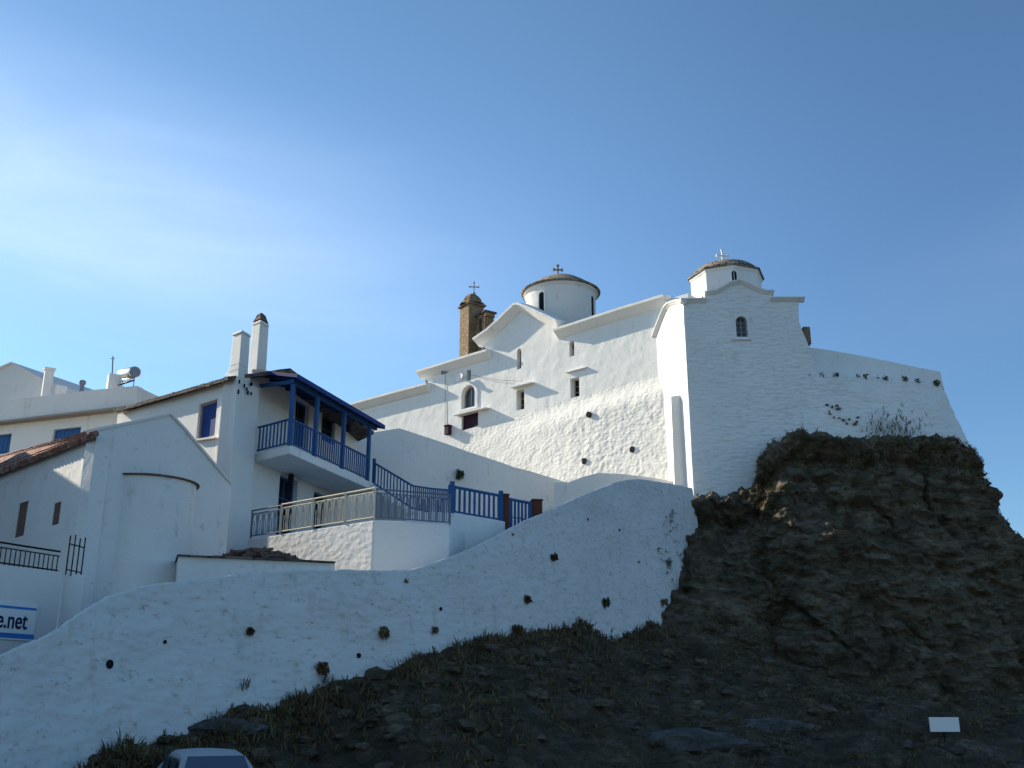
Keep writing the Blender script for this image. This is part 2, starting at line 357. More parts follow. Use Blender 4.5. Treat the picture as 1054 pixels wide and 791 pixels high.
for d in ds: rows.append([Vector((a*d, d, ground_z(a*d, d))) for a in azs])
tag(MB().grid(rows).build('ground', M['earth'], smooth=True), kind='structure')
far = MB().grid([[Vector((x, y, -.55)) for x in (-3000, -40, 40, 3000)] for y in (-3000, -6, 60, 3000)]).build('ground', M['earth']); tag(far, kind='structure')
rd = MB().grid([[Vector((x, y, -.26)) for x in (-40, 0, 60)] for y in (-8, 6.0, 18.5)]).build('road', M['asphalt']); tag(rd, kind='structure')
kb = MB(); kb.box((10, 18.62, -.22), 100, .22, .26); tag(kb.build('kerb', M['farhouse']), kind='structure')

# ---- the rock under the church
RK = [  # x, y, ztop, dir x, dir y, reach
 (8.7, 47.4, 10.4, -.42, -.9, 1.6), (7.5, 44.7, 10.45, -.50, -.86, 2.3), (8.6, 44.9, 10.75, -.42, -.91, 2.35), (9.8, 45.1, 10.95, -.25, -1, 1.9), (10.9, 45.1, 11.1, -.12, -1, 1.4), (11.25, 45.0, 12.3, -.25, -1, 1.1), (11.75, 44.7, 13.05, -.1, -1, 1.0),
 (13.3, 44.5, 13.6, 0, -1, 1.0), (15.0, 44.7, 13.4, .02, -1, 1.0), (17.9, 45.1, 13.42, .1, -1, 1.0), (20.4, 45.6, 13.45, .35, -.93, .95), (21.5, 46.3, 13.3, .8, -.6, .95), (22.0, 48.2, 13.0, 1, -.2, 1.05), (21.9, 51, 12.7, 1, .1, 1.1), (20.6, 56, 12.4, .85, .5, 1.0), (16, 61, 12, .3, .95, 1.0), (9, 62, 11.5, -.3, .95, 1.0)]
def offd(d): return lerp_tab([(0, -.15), (.35, .22), (.8, .14), (1.25, -.12), (2.1, .55), (3.2, .9), (4.2, 1.35), (5.2, 1.9), (8, 2.6), (11, 3.5), (15, 4.8)], d)[0]
cols = []; K = 34
for i in range(len(RK)-1):
    n_ = K if i < 14 else 10
    for j in range(n_):
        t = j/n_; cols.append([p+(q-p)*t for p, q in zip(RK[i], RK[i+1])])
cols.append(list(RK[-1]))
NR = 230; rows = []
for r in range(NR+1):
    f = r/NR; row = []
    for c in cols:
        x, y, zt, dx, dy, s = c; L = math.hypot(dx, dy); dx /= L; dy /= L
        zt2 = zt + .30*fbm((x*.9, y*.9, 9), 4) + .12*noise.noise(Vector((x*4, y*4, 2)))
        if r < 3:
            k = (-2.6, -1.2, -.45)[r]; row.append(Vector((x+dx*k, y+dy*k, zt2+(.15, .12, .06)[r]))); continue
        g_ = (r-3)/(NR-3); d = (zt2+1.0)*g_; z = zt2-d
        o = offd(d)*s
        q = Vector((x, y, z)); tilt = z + .10*x
        st = noise.noise(Vector((x*.22, y*.22, tilt*1.1)))*.30 + noise.noise(Vector((x*.6, y*.6, tilt*2.8+7)))*.14
        lumps = fbm((x*.40, y*.40, z*.6), 5)*.50 + (abs(noise.noise(Vector((x*.9, y*.9, tilt*1.5))))-.2)*.50 + fbm((x*2.0, y*2.0, tilt*2.8), 5)*.20 - .35*sstep(.12, .0, abs(noise.noise(Vector((x*.5+z*.12, y*.5, z*.22+3)))))
        o += (st+lumps)*sstep(0, .8, d+.25)
        lat = .34*fbm((x*.5+5, y*.5+o*.4, z*.9), 5)*sstep(0, .8, d); row.append(Vector((x+dx*o-dy*lat, y+dy*o+dx*lat, z + .16*noise.noise(q*1.7)+.06*noise.noise(q*4.1))))
    rows.append(row)
tag(MB().grid(rows).build('rock', M['rock'], smooth=True, ang=50), kind='structure')

# ---- the long whitewashed ramp wall
def ramp_at(px): return lerp_tab(RAMP, px)      # x, y, z of the crest
NS = 420; pth = []
for i in range(NS+1):
    px = -260+(722+260)*i/NS; acc = Vector((0,0,0)); w = 0
    for k in range(-4, 5):
        q = px+k*5
        if -260 <= q <= 722: acc += Vector(ramp_at(q)); w += 1
    pth.append(acc/w)
nrm = []
for i in range(NS+1):
    d = pth[min(i+4, NS)]-pth[max(i-4, 0)]; d.z = 0; d.normalize(); nrm.append(Vector((d.y, -d.x, 0)))
BATTER = .10
def ramp_face(i, z):
    """a point of the ramp wall's outer face"""
    c, n = pth[i], nrm[i]; d = c.z-z
    q = Vector((c.x, c.y, z)); o = BATTER*d + .07*fbm((q.x*.5, q.y*.5, q.z*.8), 4)*sstep(0, .6, d) + .018*noise.noise(q*3.1)
    return q + n*o
rt = thing('retaining_wall', 'long whitewashed stone ramp wall climbing from the road to the church', 'retaining wall', (pth[200].x, pth[200].y, 0))
cols = []
for i in range(NS+1):
    c, n = pth[i], nrm[i]; zb = ground_z(c.x, c.y-.6)-1.2; wv = .05*noise.noise(Vector((i*.06, 3, 1)))+.03*noise.noise(Vector((i*.3, 8, 1)))
    top = c.z+wv
    col = [Vector((c.x, c.y, zb))-n*.55, Vector((c.x, c.y, top-.6))-n*.55]
    for k in range(64):
        f = k/63; z = top-.04-(top-.04-zb)*f
        col.append(ramp_face(i, z) + Vector((0, 0, 0)))
    cols.append(col)
mb = MB().grid(cols); m_ = len(cols[0])
mb.f += [tuple(range(m_)), tuple((len(cols)-1)*m_+k for k in range(m_-1, -1, -1))]
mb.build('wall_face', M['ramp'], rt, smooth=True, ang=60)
cp_ = MB(); prof = [(-.62, -.62), (-.56, -.56), (-.30, -.24), (-.10, -.035), (-.03, -.0), (.004, -.035), (.003, -.10)]
cp_.grid([[pth[i]+nrm[i]*(a+.006*noise.noise(Vector((i*.25, a*3, 0))))+Vector((0, 0, b+.05*noise.noise(Vector((i*.06, 3, 1)))+.03*noise.noise(Vector((i*.3, 8, 1))))) for a, b in prof] for i in range(NS+1)])
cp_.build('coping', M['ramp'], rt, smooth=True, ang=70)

# ---- courtyard walls under the church, the diagonal shade edge built as their tops
def plain_wall(name, label, A, B, top_px, zbot, thick, mt, group=None, amp=.06, cat='wall'):
    w = Wall(A, B); t = [w.uz(*q) for q in top_px]
    o = wob([(t[0][0], zbot)]+t+[(t[-1][0], zbot)], amp)
    ob = MB().wallprism(w, o, 0, -thick).build(name, mt, loc=w.pt(t[0][0], zbot), bevel=.04); tag(ob, label, cat, group); return w, ob
cw, _ = plain_wall('courtyard_wall', 'shaded white wall with its top built along the diagonal shade edge behind the blue picket fence', (-6.3, 43.5), (2.75, 49), [(330, 458), (380, 446), (411, 441), (440, 450.5), (500, 471), (545, 485), (588, 498)], 4, .6, M['chapel'])
cw2, _ = plain_wall('courtyard_wall', 'low shaded white wall built along the shade edge above the crest of the ramp at the foot of the sunlit church', (1.4, 48.6), (7.2, 48.3), [(568, 497), (586, 496.5), (600, 491), (616, 487), (640, 488), (672, 492), (712, 499)], 6, .5, M['chapel'])

# ---- rampart on top of the rock, right of the church
rp_ = thing('rampart_wall', 'whitewashed rampart with weedy ledge on top of the dark rock', 'rampart', (18, 47.5, 12))
LW = [(13.6, 46.03, 0, -1, .03), (14.6, 46.05, 0, -1, .05), (16.5, 46.3, .1, -1, .10), (18.6, 46.75, .2, -1, .16), (20.2, 47.2, .45, -.9, .24), (21.15, 47.9, .85, -.5, .28), (21.35, 49.2, 1, -.1, .25), (20.8, 53, 1, .2, .2)]
cols = []
for i in range(len(LW)-1):
    for j in range(26):
        t = j/26; cols.append([p+(q-p)*t for p, q in zip(LW[i], LW[i+1])])
rows = []; cols_lw = [Vector((q[0], q[1], 16.72)) for q in cols]
LEDGE = 16.72
for r in range(60):
    row = []
    for x, y, dx, dy, bt in cols:
        L = math.hypot(dx, dy); dx /= L; dy /= L
        led = LEDGE+.14*fbm((x*.7, y*.7, 4), 4)+.06*noise.noise(Vector((x*3, y*3, 1)))
        if r < 2: o = (-1.8, -.12)[r]; z = led+(.05, .03)[r]
        else:
            z = led-.03-(led-10.2)*((r-2)/57.0); o = bt*(led-z)+.07*fbm((x*.8, y*.8, z*.9), 4)*sstep(0, .5, led-z)+.025*noise.noise(Vector((x*3, y*3, z*4)))
        row.append(Vector((x+dx*o, y+dy*o, z)))
    rows.append(row)
MB().grid(rows).build('lower_wall', M['masonry'], rp_, smooth=True, ang=60)
pw = Wall((13.9, 47.5), (21.6, 49.3)); tp = [pw.uz(*q) for q in ((826, 357), (862, 362), (900, 369), (940, 377.5), (968, 383))]
MB().wallprism(pw, wob([(tp[0][0], 14)]+tp+[(tp[-1][0]+.12, 16.4), (tp[-1][0]+.2, 14)], .02), 0, -.5).build('parapet', M['plaster'], rp_, bevel=.05)
pr = MB(); pr.box(P(829.5, 347, 47.2), .34, .5, .9); tag(pr.build('brick_pier', M['brick'], loc=P(829.5, 356, 47.2), bevel=.02), 'short bare stone pier between the east chapel front and the rampart', 'pier')

# ================================================================== CHURCH
ch = thing('church', 'white domed church with sunlit long wall on top of the rock', 'church', (5, 52, 11))
def cornice(w, pts, s=1.0, name='cornice', parent=ch, m=None, ends=True, prof=None):
    prof = prof or [(0, -.50), (.10, -.46), (.43, -.16), (.50, -.14), (.50, 0), (.3, .05), (-.3, .14), (-.3, -.46)]
    rows = []; n = len(pts)
    for i in range(n):
        d = Vector(pts[min(i+1, n-1)])-Vector(pts[max(i-1, 0)]); d.normalize(); q = Vector((-d.y, d.x))
        if q.y < 0: q = -q
        rows.append([w.pt(pts[i][0]+q.x*b*s, pts[i][1]+q.y*b*s, a*s+.012*noise.noise(Vector((i*1.3, a*4, 2)))) for a, b in prof])
    mb = MB().grid([r+[r[0]] for r in rows]); m_ = len(prof)+1
    mb.f += [tuple(range(m_-1)), tuple((n-1)*m_+k for k in range(m_-2, -1, -1))]
    return mb.build(name, m or M['plaster'], parent, smooth=True, ang=14)
def dens(pts, step=.7, amp=.015, seed=0):
    r = []
    for a, b in zip(pts, pts[1:]):
        L = math.dist(a, b); k = max(1, int(L/step))
        for j in range(k):
            t = j/k; r.append((a[0]+(b[0]-a[0])*t, a[1]+(b[1]-a[1])*t+amp*noise.noise(Vector((a[0]+L*t, seed, 2)))))
    return r+[pts[-1]]
NW = Wall((7.35, 49.7), (7.35-.755*28, 49.7+.656*28))
S1 = [NW.uz(*q, .5) for q in ((682, 303), (640, 315.5), (569, 338.5))]
G = [NW.uz(*q, .5) for q in ((573, 329.5), (564, 325), (551, 319), (541, 314.5), (533, 311.5), (528, 312), (520, 319.5), (511, 328.5), (500, 338.5), (486, 348))]
S3 = [NW.uz(*q, .5) for q in ((500, 359.5), (470, 368.5), (428, 381.5))]
S4 = [NW.uz(*q, .5) for q in ((438, 394), (400, 404), (350, 418))]
print('cornice z', [round(z, 1) for u, z in S1+G+S3+S4], [round(u, 1) for u, z in S1+G+S3+S4])
def hole(w, x0, y0, x1, y1, arch=False, off=0):
    cx, cy = (x0+x1)/2, (y0+y1)/2; ua = w.uz(x0, cy, off)[0]; ub = w.uz(x1, cy, off)[0]; za = w.uz(cx, y1, off)[1]; zb = w.uz(cx, y0, off)[1]
    ua, ub = min(ua, ub), max(ua, ub)
    if not arch: return [(ua, za), (ub, za), (ub, zb), (ua, zb)]
    r = (ub-ua)/2; c = (ua+ub)/2; zc = zb-r
    return [(ua, za), (ub, za)]+[(c+r*math.cos(t), zc+r*math.sin(t)) for t in [math.pi*k/10 for k in range(11)]]
def ring(mb, w, h, t, o0, o1):
    c = (sum(p[0] for p in h)/len(h), sum(p[1] for p in h)/len(h)); us = [p[0] for p in h]; zs = [p[1] for p in h]
    fu = 1-2*t/(max(us)-min(us)); fz = 1-2*t/(max(zs)-min(zs)); mu = (max(us)+min(us))/2; mz = (max(zs)+min(zs))/2
    inn = [(mu+(u-mu)*fu, mz+(z-mz)*fz) for u, z in h]; mb.wallprism(w, h, o0, o1, [inn]); return inn
def window(w, h, parent, depth=.2, fm='frame', pm='glass', name='window', t=.06, nx=2, nz=2, off=0):
    """fills a wall opening: a frame with bars, and its pane as a sub-part"""
    mb = MB(); inn = ring(mb, w, h, t, off-depth+.06, off-depth)
    u0, u1 = min(p[0] for p in inn), max(p[0] for p in inn); z0, z1 = min(p[1] for p in inn), max(p[1] for p in inn)
    for k in range(1, nx): u = u0+(u1-u0)*k/nx; mb.bar(w.pt(u, z0, off-depth+.03), w.pt(u, z1-.02, off-depth+.03), .05, .04)
    for k in range(1, nz): z = z0+(z1-z0)*k/nz; mb.bar(w.pt(u0, z, off-depth+.028), w.pt(u1, z, off-depth+.028), .035, .035)
    f = mb.build(name, M[fm], parent)
    MB().wallprism(w, inn, off-depth+.01, off-depth-.02).build('pane', M[pm], f); return f
def door(w, h, parent, depth=.2, m='bluedark', name='door', fm=None, off=0, vert=True):
    mb = MB(); inn = ring(mb, w, h, .07, off-depth+.07, off-depth-.03); f = mb.build(name, M[fm or m], parent)
    pm = MB(); u0, u1 = min(p[0] for p in inn), max(p[0] for p in inn); z0, z1 = min(p[1] for p in inn), max(p[1] for p in inn); k = 6
    for i in range(k):
        a, b = u0+(u1-u0)*i/k+.008, u0+(u1-u0)*(i+1)/k-.008
        pm.wallprism(w, [(a, z0), (b, z0), (b, z1), (a, z1)], off-depth+.03, off-depth-.02)
    pm.wallprism(w, [(u0, z0), (u1, z0), (u1, z1), (u0, z1)], off-depth+.005, off-depth-.03)
    pm.build('panel', M[m], f); return f
HW = dict(arch=hole(NW, 475.5, 397, 489, 420, True), door=hole(NW, 475, 426, 492, 450), slit0=hole(NW, 480.3, 381, 484.5, 392), w2=hole(NW, 531.5, 401.5, 539.6, 422), w3=hole(NW, 587, 389, 596.3, 409),
          slit1=hole(NW, 532, 359, 536.5, 380, True), slit2=hole(NW, 586, 351, 591, 367, True))
low = lambda pts, d=.12: [(u, z-d) for u, z in pts]
so = [(S1[0][0]-1.2, 9), (S1[0][0]-1.2, S1[0][1]-.12)]+low(S1)+low(G)+low(S3)+low(S4)
so += [(S4[-1][0]+2.5, S4[-1][1]-.12), (S4[-1][0]+2.5, 9)]
# keep the steps between the sections vertical
MB().wallprism(NW, so, 0, -.9, list(HW.values())).build('nave_wall', M['plaster'], ch)
for i, s_ in enumerate((S1, G, S3, S4)): cornice(NW, dens(s_, .45, .015, i), 1.0)
# stone roofs behind the cornices
def roof_back(w, pts, name, rise=1.35, half=4.4, e=0.0):
    u0, u1 = pts[0][0], pts[-1][0]; z = (pts[0][1]+pts[-1][1])/2
    sec = [(-.28, .10), (-half, rise), (-2*half, .10), (-2*half, -1.2), (-.28, -1.2)]
    MB().poly3([w.pt(u0+e, z+b, a) for a, b in sec], [w.pt(u1-e, z+b, a) for a, b in sec]).build(name, M['slate'], ch)
roof_back(NW, S1, 'roof'); roof_back(NW, S3, 'roof', e=.1); roof_back(NW, S4, 'roof', 1.2, e=.1)
gb = [(u, z-.02) for u, z in G]; gb = [(gb[0][0], 19.5)]+gb+[(gb[-1][0], 19.5)]
MB().wallprism(NW, gb, -.31, -7.5).build('transept_roof', M['slate'], ch)
MB().wallprism(NW, [(S1[0][0]-1, 9), (S1[0][0]-1, 20.6), (S4[-1][0]+2.4, 20.1), (S4[-1][0]+2.4, 9)], -8.0, -8.9).build('nave_wall', M['plaster'], ch)
ew_ = MB(); a_, b_ = NW.pt(S4[-1][0]+2.2, 9, -.9), NW.pt(S4[-1][0]+2.2, 9, -8.0); W_ = Wall(a_, b_); MB().wallprism(W_, [(0, 9), (W_.L, 9), (W_.L, 20.2), (W_.L/2, 21.2), (0, 20.2)], 0, -.6).build('end_wall', M['plaster'], ch)
# fill the openings
window(NW, HW['arch'], ch, .28, 'frame', 'glass', t=.10, nx=2, nz=1)
door(NW, HW['door'], ch, .22, 'purple', 'shutter')
for k in ('w2', 'w3'): window(NW, HW[k], ch, .45, 'frame', 'dark', t=.05, nx=2, nz=3)
for k in ('slit0', 'slit1', 'slit2'): window(NW, HW[k], ch, .5, 'frame', 'dark', t=.03, nx=1, nz=3, name='slit_window')
def hood(w, a, b, d, t=.07):
    (u0, z0), (u1, z1) = w.uz(*a, d), w.uz(*b, d); z = (z0+z1)/2; mb = MB()
    q = [w.pt(u0, z, -.01), w.pt(u1, z, -.01), w.pt(u1, z-.05, d), w.pt(u0, z-.05, d)]
    mb.hexa([p-Vector((0, 0, t)) for p in q], q); mb.build('hood', M['plaster'], ch, bevel=.015)
hood(NW, (466, 426.5), (499, 418), .42); hood(NW, (524, 397.8), (546, 391.8), .36); hood(NW, (581, 382.3), (602, 376.5), .16)
rmb = MB()      # raised surround of the arched window
o_ = HW['arch']; us = [p[0] for p in o_]; zs = [p[1] for p in o_]; mu = (max(us)+min(us))/2; mz = (max(zs)+min(zs))/2
rmb.wallprism(NW, [(mu+(u-mu)*1.45, mz+(z-mz)*1.18) for u, z in o_], .05, -.01, [[(mu+(u-mu)*1.02, mz+(z-mz)*1.01) for u, z in o_]]); rmb.build('window_surround', M['plaster'], ch)
# thick rough stone base of the long wall, a real lumpy face
bo = .34; bl = [NW.uz(*q, bo) for q in ((693, 389), (660, 398.5), (620, 409.5), (560, 426.5), (497, 444.5), (470, 452))]
u0, u1 = bl[0][0], bl[-1][0]; cols = []
for i in range(260):
    u = u0+(u1-u0)*i/259; zt = lerp_tab([(b[0], b[1]) for b in bl], u)[0]; th = bo*(1-sstep(u1-11.0, u1, u))
    col = []
    for k in range(120):
        z = zt+.55-(zt+.55-9.0)*k/119; d = zt-z
        f = sstep(-.55, .8, d)
        q = NW.pt(u, z); st = fbm((u*2.4, z*3.4, 3), 4)*.022+(abs(noise.noise(Vector((u*3.2, z*4.6, 8))))-.25)*.03
        edge = sstep(0, .25, u-u0)
        o = -.06 + (th*f+.06 + .02*max(0, d))*1.0 + st*f*(.35+.65*edge) * (th/bo if th < bo*.9 else 1)
        col.append(NW.pt(u+(0 if i else .04*noise.noise(Vector((0, z*2, 1)))), z, o))
    cols.append(col)
e0 = []
for off in (0, .25, .5, .75): e0.append([NW.pt(u0-.0, v.z, (Vector((v.x, v.y))-NW.A).dot(NW.n)*off - .0) for v in cols[0]])
mb = MB().grid(cols); mb.build('stone_base', M['rough'], ch, smooth=True, ang=80)
MB().grid(e0+[cols[0]]).build('base_return', M['plaster'], ch, smooth=True)
bx0, bx1 = P(691.5, 450, 46.9).x, 8.2; bz = P(695, 406, 46.9).z
MB().hexa([Vector((bx0, 46.9, 8.5)), Vector((bx1, 46.9, 8.5)), Vector((bx1, 49.6, 8.5)), Vector((bx0+.3, 49.6, 8.5))], [Vector((bx0+.06, 46.95, bz-.1)), Vector((bx1, 46.95, bz)), Vector((bx1, 49.6, bz+.5)), Vector((bx0+.3, 49.6, bz+.5))]).build('buttress', M['rough'], ch, bevel=.02)
# holes left in the stone face: small recessed vents
for q in ((606, 427), (601.5, 475), (651, 463)):
    c = NW.px(*q, bo+.06); mb = MB(); pts = [c+Vector((NW.u.x, NW.u.y, 0))*(.16+.05*noise.noise(Vector((k, q[0], 1))))*math.cos(k*.785)+Vector((0, 0, (.17+.07*noise.noise(Vector((k, q[0], 5))))*math.sin(k*.785))) for k in range(8)]
    n3 = Vector((NW.n.x, NW.n.y, 0)); mb.poly3([p+n3*.05 for p in pts], [p-n3*.3 for p in pts]); mb.build('vent_hole', M['dark'], ch)
# drum and dome over the nave
DC = Vector((P(577, 300, 57).x, 57, 0))
def slit_on_drum(c, r, ang, z0, z1, hw, parent):
    d = Vector((math.sin(ang), -math.cos(ang))); A = V2(c)+d*r+Vector((-d.y, d.x))*hw; B = V2(c)+d*r-Vector((-d.y, d.x))*hw
    w = Wall(A, B); L = 2*hw; h = [(0, z0), (L, z0)]+[(hw+hw*math.cos(math.pi*k/8), z1-hw+hw*math.sin(math.pi*k/8)) for k in range(9)]
    mb = MB(); ring(mb, w, [(hw+(u-hw)*1.35, z+(z-(z0+z1)/2)*.12) for u, z in h], .05, .06, -.15); f = mb.build('drum_window', M['plaster'], parent)
    MB().wallprism(w, h, .015, -.12).build('pane', M['dark'], f)
drum = MB().lathe((DC.x, DC.y, 0), [(2.08, 19.5), (2.08, 25.05), (2.12, 25.12), (2.24, 25.2), (2.24, 25.3)], 64).build('dome_drum', M['plaster'], ch, smooth=True, ang=35)
dm = MB().lathe((DC.x, DC.y, 25.3), [(2.0, -.02), (2.36, .0), (2.40, .07), (2.33, .12), (2.05, .30), (1.6, .62), (1.1, .92), (.6, 1.14), (.15, 1.24), (.0, 1.26)], 48).build('dome', M['domeslate'], ch, smooth=True, ang=30)
toc = math.atan2(DC.x, DC.y)
for px_ in (557.5, 609.5):
    s_ = max(-.97, min(.97, (px_-577)/37.0)); slit_on_drum(DC, 2.08, -toc+math.asin(s_)+0.0, 23.3, 24.75, .17, ch)
def cross(c, h, parent, m='litmetal', yaw=.4, t=.07):
    mb = MB(); c = Vector(c); d = Vector((math.cos(yaw), math.sin(yaw), 0)); w = h*.36
    mb.bar(c, c+Vector((0, 0, h)), t, t, up=d); z = c+Vector((0, 0, h*.62)); mb.bar(z-d*w, z+d*w, t*.95, t*.95)
    for q in (z-d*w, z+d*w): mb.bar(q-Vector((0, 0, t*.9)), q+Vector((0, 0, t*.9)), t*1.1, t*1.1, up=d)
    q = c+Vector((0, 0, h)); mb.bar(q-d*t*.9, q+d*t*.9, t*1.1, t*1.1); mb.lathe(c, [(t*2, -.05), (t*2, .06), (t, .14), (0.01, .16)], 10)
    return mb.build('cross', M[m], parent)
cross((DC.x-.15, DC.y, 26.5), .72, dm, 'frame', .1, .10)
# east chapel block
EW = Wall((8.31, 46), (14.3, 46)); eo = .2
F1 = [EW.uz(*q, eo) for q in ((700.5, 307), (712, 306.8), (727, 306.5))]
EG = [EW.uz(*q, eo) for q in ((725, 300), (737, 297.5), (744, 294), (752, 289.5), (762, 287.3), (773, 291.5), (781, 295.5), (789, 298.3), (797, 298.3))]
F2 = [EW.uz(*q, eo) for q in ((793, 305.3), (810, 305.3), (828.5, 305.5))]
ewin = hole(EW, 757.5, 326, 769.5, 347, True)
def _right(z): return lerp_tab([(10, 6.2), (17.9, 5.75), (18.6, 5.60), (19.3, 5.56), (21, 5.62)], z)[0]
left_u = EW.uz(703.5, 312)[0]
eol = [(left_u-.02, 9.0)]+[(left_u, z) for z in (12, 15, 18)]+[(left_u, F1[0][1]-.1)]+low(F1[1:], .1)+low(EG, .1)+low(F2[:-1], .1)+[(EW.uz(822.5, 311)[0], F2[-1][1]-.1)]
eol += [EW.uz(*q) for q in ((822, 322), (822.5, 331), (825.5, 340), (830, 350), (836, 366), (842, 392))]+[(EW.uz(842, 392)[0], 9.0)]
MB().wallprism(EW, wob(eol, .03, .6, 3), 0, -.7, [ewin]).build('east_wall', M['masonry'], ch, bevel=.05)
for i, s_ in enumerate((F1, EG, F2)): cornice(EW, dens(s_, .3, .012, 5+i), .42)
f_ = window(EW, ewin, ch, .22, 'frame', 'glass', t=.06, nx=2, nz=4)
MB().bar(EW.px(754, 349.5, .04), EW.px(773, 349.5, .04), .14, .07).build('window_sill', M['plaster'], ch)
sm = MB(); us = [p[0] for p in ewin]; zs = [p[1] for p in ewin]; mu = (max(us)+min(us))/2; mz = (max(zs)+min(zs))/2
sm.wallprism(EW, [(mu+(u-mu)*1.4, mz+(z-mz)*1.17) for u, z in ewin], .03, -.01, [[(mu+(u-mu)*1.02, mz+(z-mz)*1.01) for u, z in ewin]]); sm.build('window_surround', M['plaster'], ch)
# sunlit side of the east chapel, with its half gable
LWl = Wall((8.31, 46), (7.38, 50.0))
lp = [LWl.uz(*q, .15) for q in ((702, 308.5), (694, 309), (687, 311.5), (683, 316), (679.5, 324), (676, 333), (671, 347))]
MB().wallprism(LWl, [(.02, 9)]+[(.02, lp[0][1]-.1)]+low(lp[1:], .1)+[(lp[-1][0]+.6, lp[-1][1]-.3), (lp[-1][0]+.6, 9)], 0, -.6).build('side_wall', M['plaster'], ch)
cornice(LWl, dens(lp, .3, .01, 11), .4)
bk = MB(); z_ = F1[0][1]
bk.hexa([Vector((8.6, 46.6, 9)), Vector((13.7, 46.6, 9)), Vector((13.7, 52.5, 9)), Vector((8.0, 52.5, 9))], [Vector((8.6, 46.6, z_-.15)), Vector((13.7, 46.6, z_-.15)), Vector((13.7, 52.5, z_-.15)), Vector((8.0, 52.5, z_-.15))]); bk.build('chapel_body', M['plaster'], ch)
eg2 = [(u, z-.03) for u, z in EG]; MB().wallprism(EW, [(eg2[0][0], z_-1)]+eg2+[(eg2[-1][0], z_-1)], -.15, -5).build('gable_roof', M['slate'], ch)
OC = Vector((P(747, 285, 49.5).x, 49.5, 0)); cam_a = math.atan2(-OC.y, -OC.x)
ph = cam_a + R(-32)   # a corner 32 degrees to the left of the line of sight
dr2 = MB().lathe((OC.x, OC.y, 0), [(1.86, 20), (1.86, 22.85), (1.93, 22.95), (1.93, 23.05)], 8, ph=ph).build('dome_drum', M['plaster'], ch)
MB().lathe((OC.x, OC.y, 23.05), [(1.7, -.01), (2.02, .0), (2.03, .08), (1.80, .20)], 8, ph=ph).build('drum_eave', M['domeslate'], dr2)
dm2 = MB().lathe((OC.x, OC.y, 23.05), [(1.84, .14), (1.70, .32), (1.45, .53), (1.10, .70), (.7, .82), (.3, .89), (0, .90)], 32).build('dome', M['domeslate'], ch, smooth=True, ang=50)
cross((OC.x-.1, OC.y, 23.92), .82, dm2, 'whitepaint', .1, .08)
slit_on_drum(OC, 1.84, -math.atan2(OC.x, OC.y)+R(13), 22.15, 22.75, .13, ch)
# bits on the long wall: lamp box with its conduit, cable, loudspeaker
cb = MB(); cb.tube([NW.px(458.3, y, .03) for y in (384, 400, 420, 440)], .012, 6); pp = cb.build('conduit', M['cable'], ch)
lb = MB(); c = NW.px(461, 443.5, .17); lb.box(c, .34, .3, .52, math.atan2(NW.u.y, NW.u.x)); lb.box(c+Vector((0, 0, .30)), .42, .38, .07, math.atan2(NW.u.y, NW.u.x)); tag(lb.build('meter_box', M['purple'], loc=c, bevel=.02), 'dark box on a conduit on the sunlit church wall left of the shutter', 'box')
sp_ = MB(); c = NW.px(460, 383.5, .3); sp_.tube([c, c+Vector((-.25, -.3, -.12))], [.05, .13], 12); sp_.bar(c, NW.px(460, 383.5, 0), .05, .05); tag(sp_.build('floodlight', M['greyshademetal'], loc=c), 'small floodlight fixed under the cornice of the church wall', 'floodlight')
ds_ = MB(); c = NW.px(474, 389, .2); ds_.lathe((0, 0, 0), [(.0, 0), (.14, .03), (.25, .10), (.25, .12), (.13, .06), (0, .02)], 16)
q_ = Vector((NW.n.x, NW.n.y, .25)).to_track_quat('Z', 'Y'); ds_.v = [tuple(c+q_ @ Vector(v)) for v in ds_.v]; ds_.bar(c, NW.px(474, 389, 0), .04, .04); tag(ds_.build('loudspeaker', M['whitepaint'], loc=c, smooth=True), 'round white loudspeaker beside the slit window above the arched window', 'loudspeaker')
wa, wb = NW.px(485, 386, .12), NW.px(537, 392.5, .12); cbl = MB(); cbl.tube([wa+(wb-wa)*t-Vector((0, 0, .10*4*t*(1-t))) for t in [k/10 for k in range(11)]], .012, 5); tag(cbl.build('cable', M['cable'], loc=wa), 'thin cable sagging across the sunlit church wall', 'cable')

# ================================================================== BELL TOWER
bt = thing('bell_tower', 'brown stone bell tower with small cap behind the church roof', 'bell tower', P(487, 357, 62)-Vector((0, 0, 3)))
ra = R(-56); BC = P(485.5, 340, 62)
u_ = Vector((math.cos(ra), math.sin(ra), 0)); v2 = Vector((-math.sin(ra), math.cos(ra), 0))
def rbox(mb, c, a, b, z0, z1): 
    q = [c+u_*i*a/2+v2*j*b/2 for i, j in ((-1,-1),(1,-1),(1,1),(-1,1))]
    return mb.hexa([Vector((p.x, p.y, z0)) for p in q], [Vector((p.x, p.y, z1)) for p in q])
ze = P(485, 317, 62).z; zt = P(487, 304, 62).z
mb = MB(); rbox(mb, BC, 1.15, 1.15, ze-6, ze); mb.build('shaft', M['brick'], bt, bevel=.04)
mb = MB(); rbox(mb, BC, 1.38, 1.38, ze+.003, ze+.12); mb.build('tower_cornice', M['brick'], bt, bevel=.02)
cpm = MB(); cpm.lathe((BC.x, BC.y, ze+.12), [(.88, 0), (.80, .14), (.66, .22), (.60, .42), (.42, .66), (.20, .80), (.0, .84)], 8, ph=R(45)+ra); cap = cpm.build('cap', M['brick'], bt)
cross((BC.x+.12, BC.y, zt+.05), .85, cap, 'frame', .1, .06)
q0 = P(499.5, 330, 61.2)
mb = MB(); z3 = P(500, 325, 61.2).z
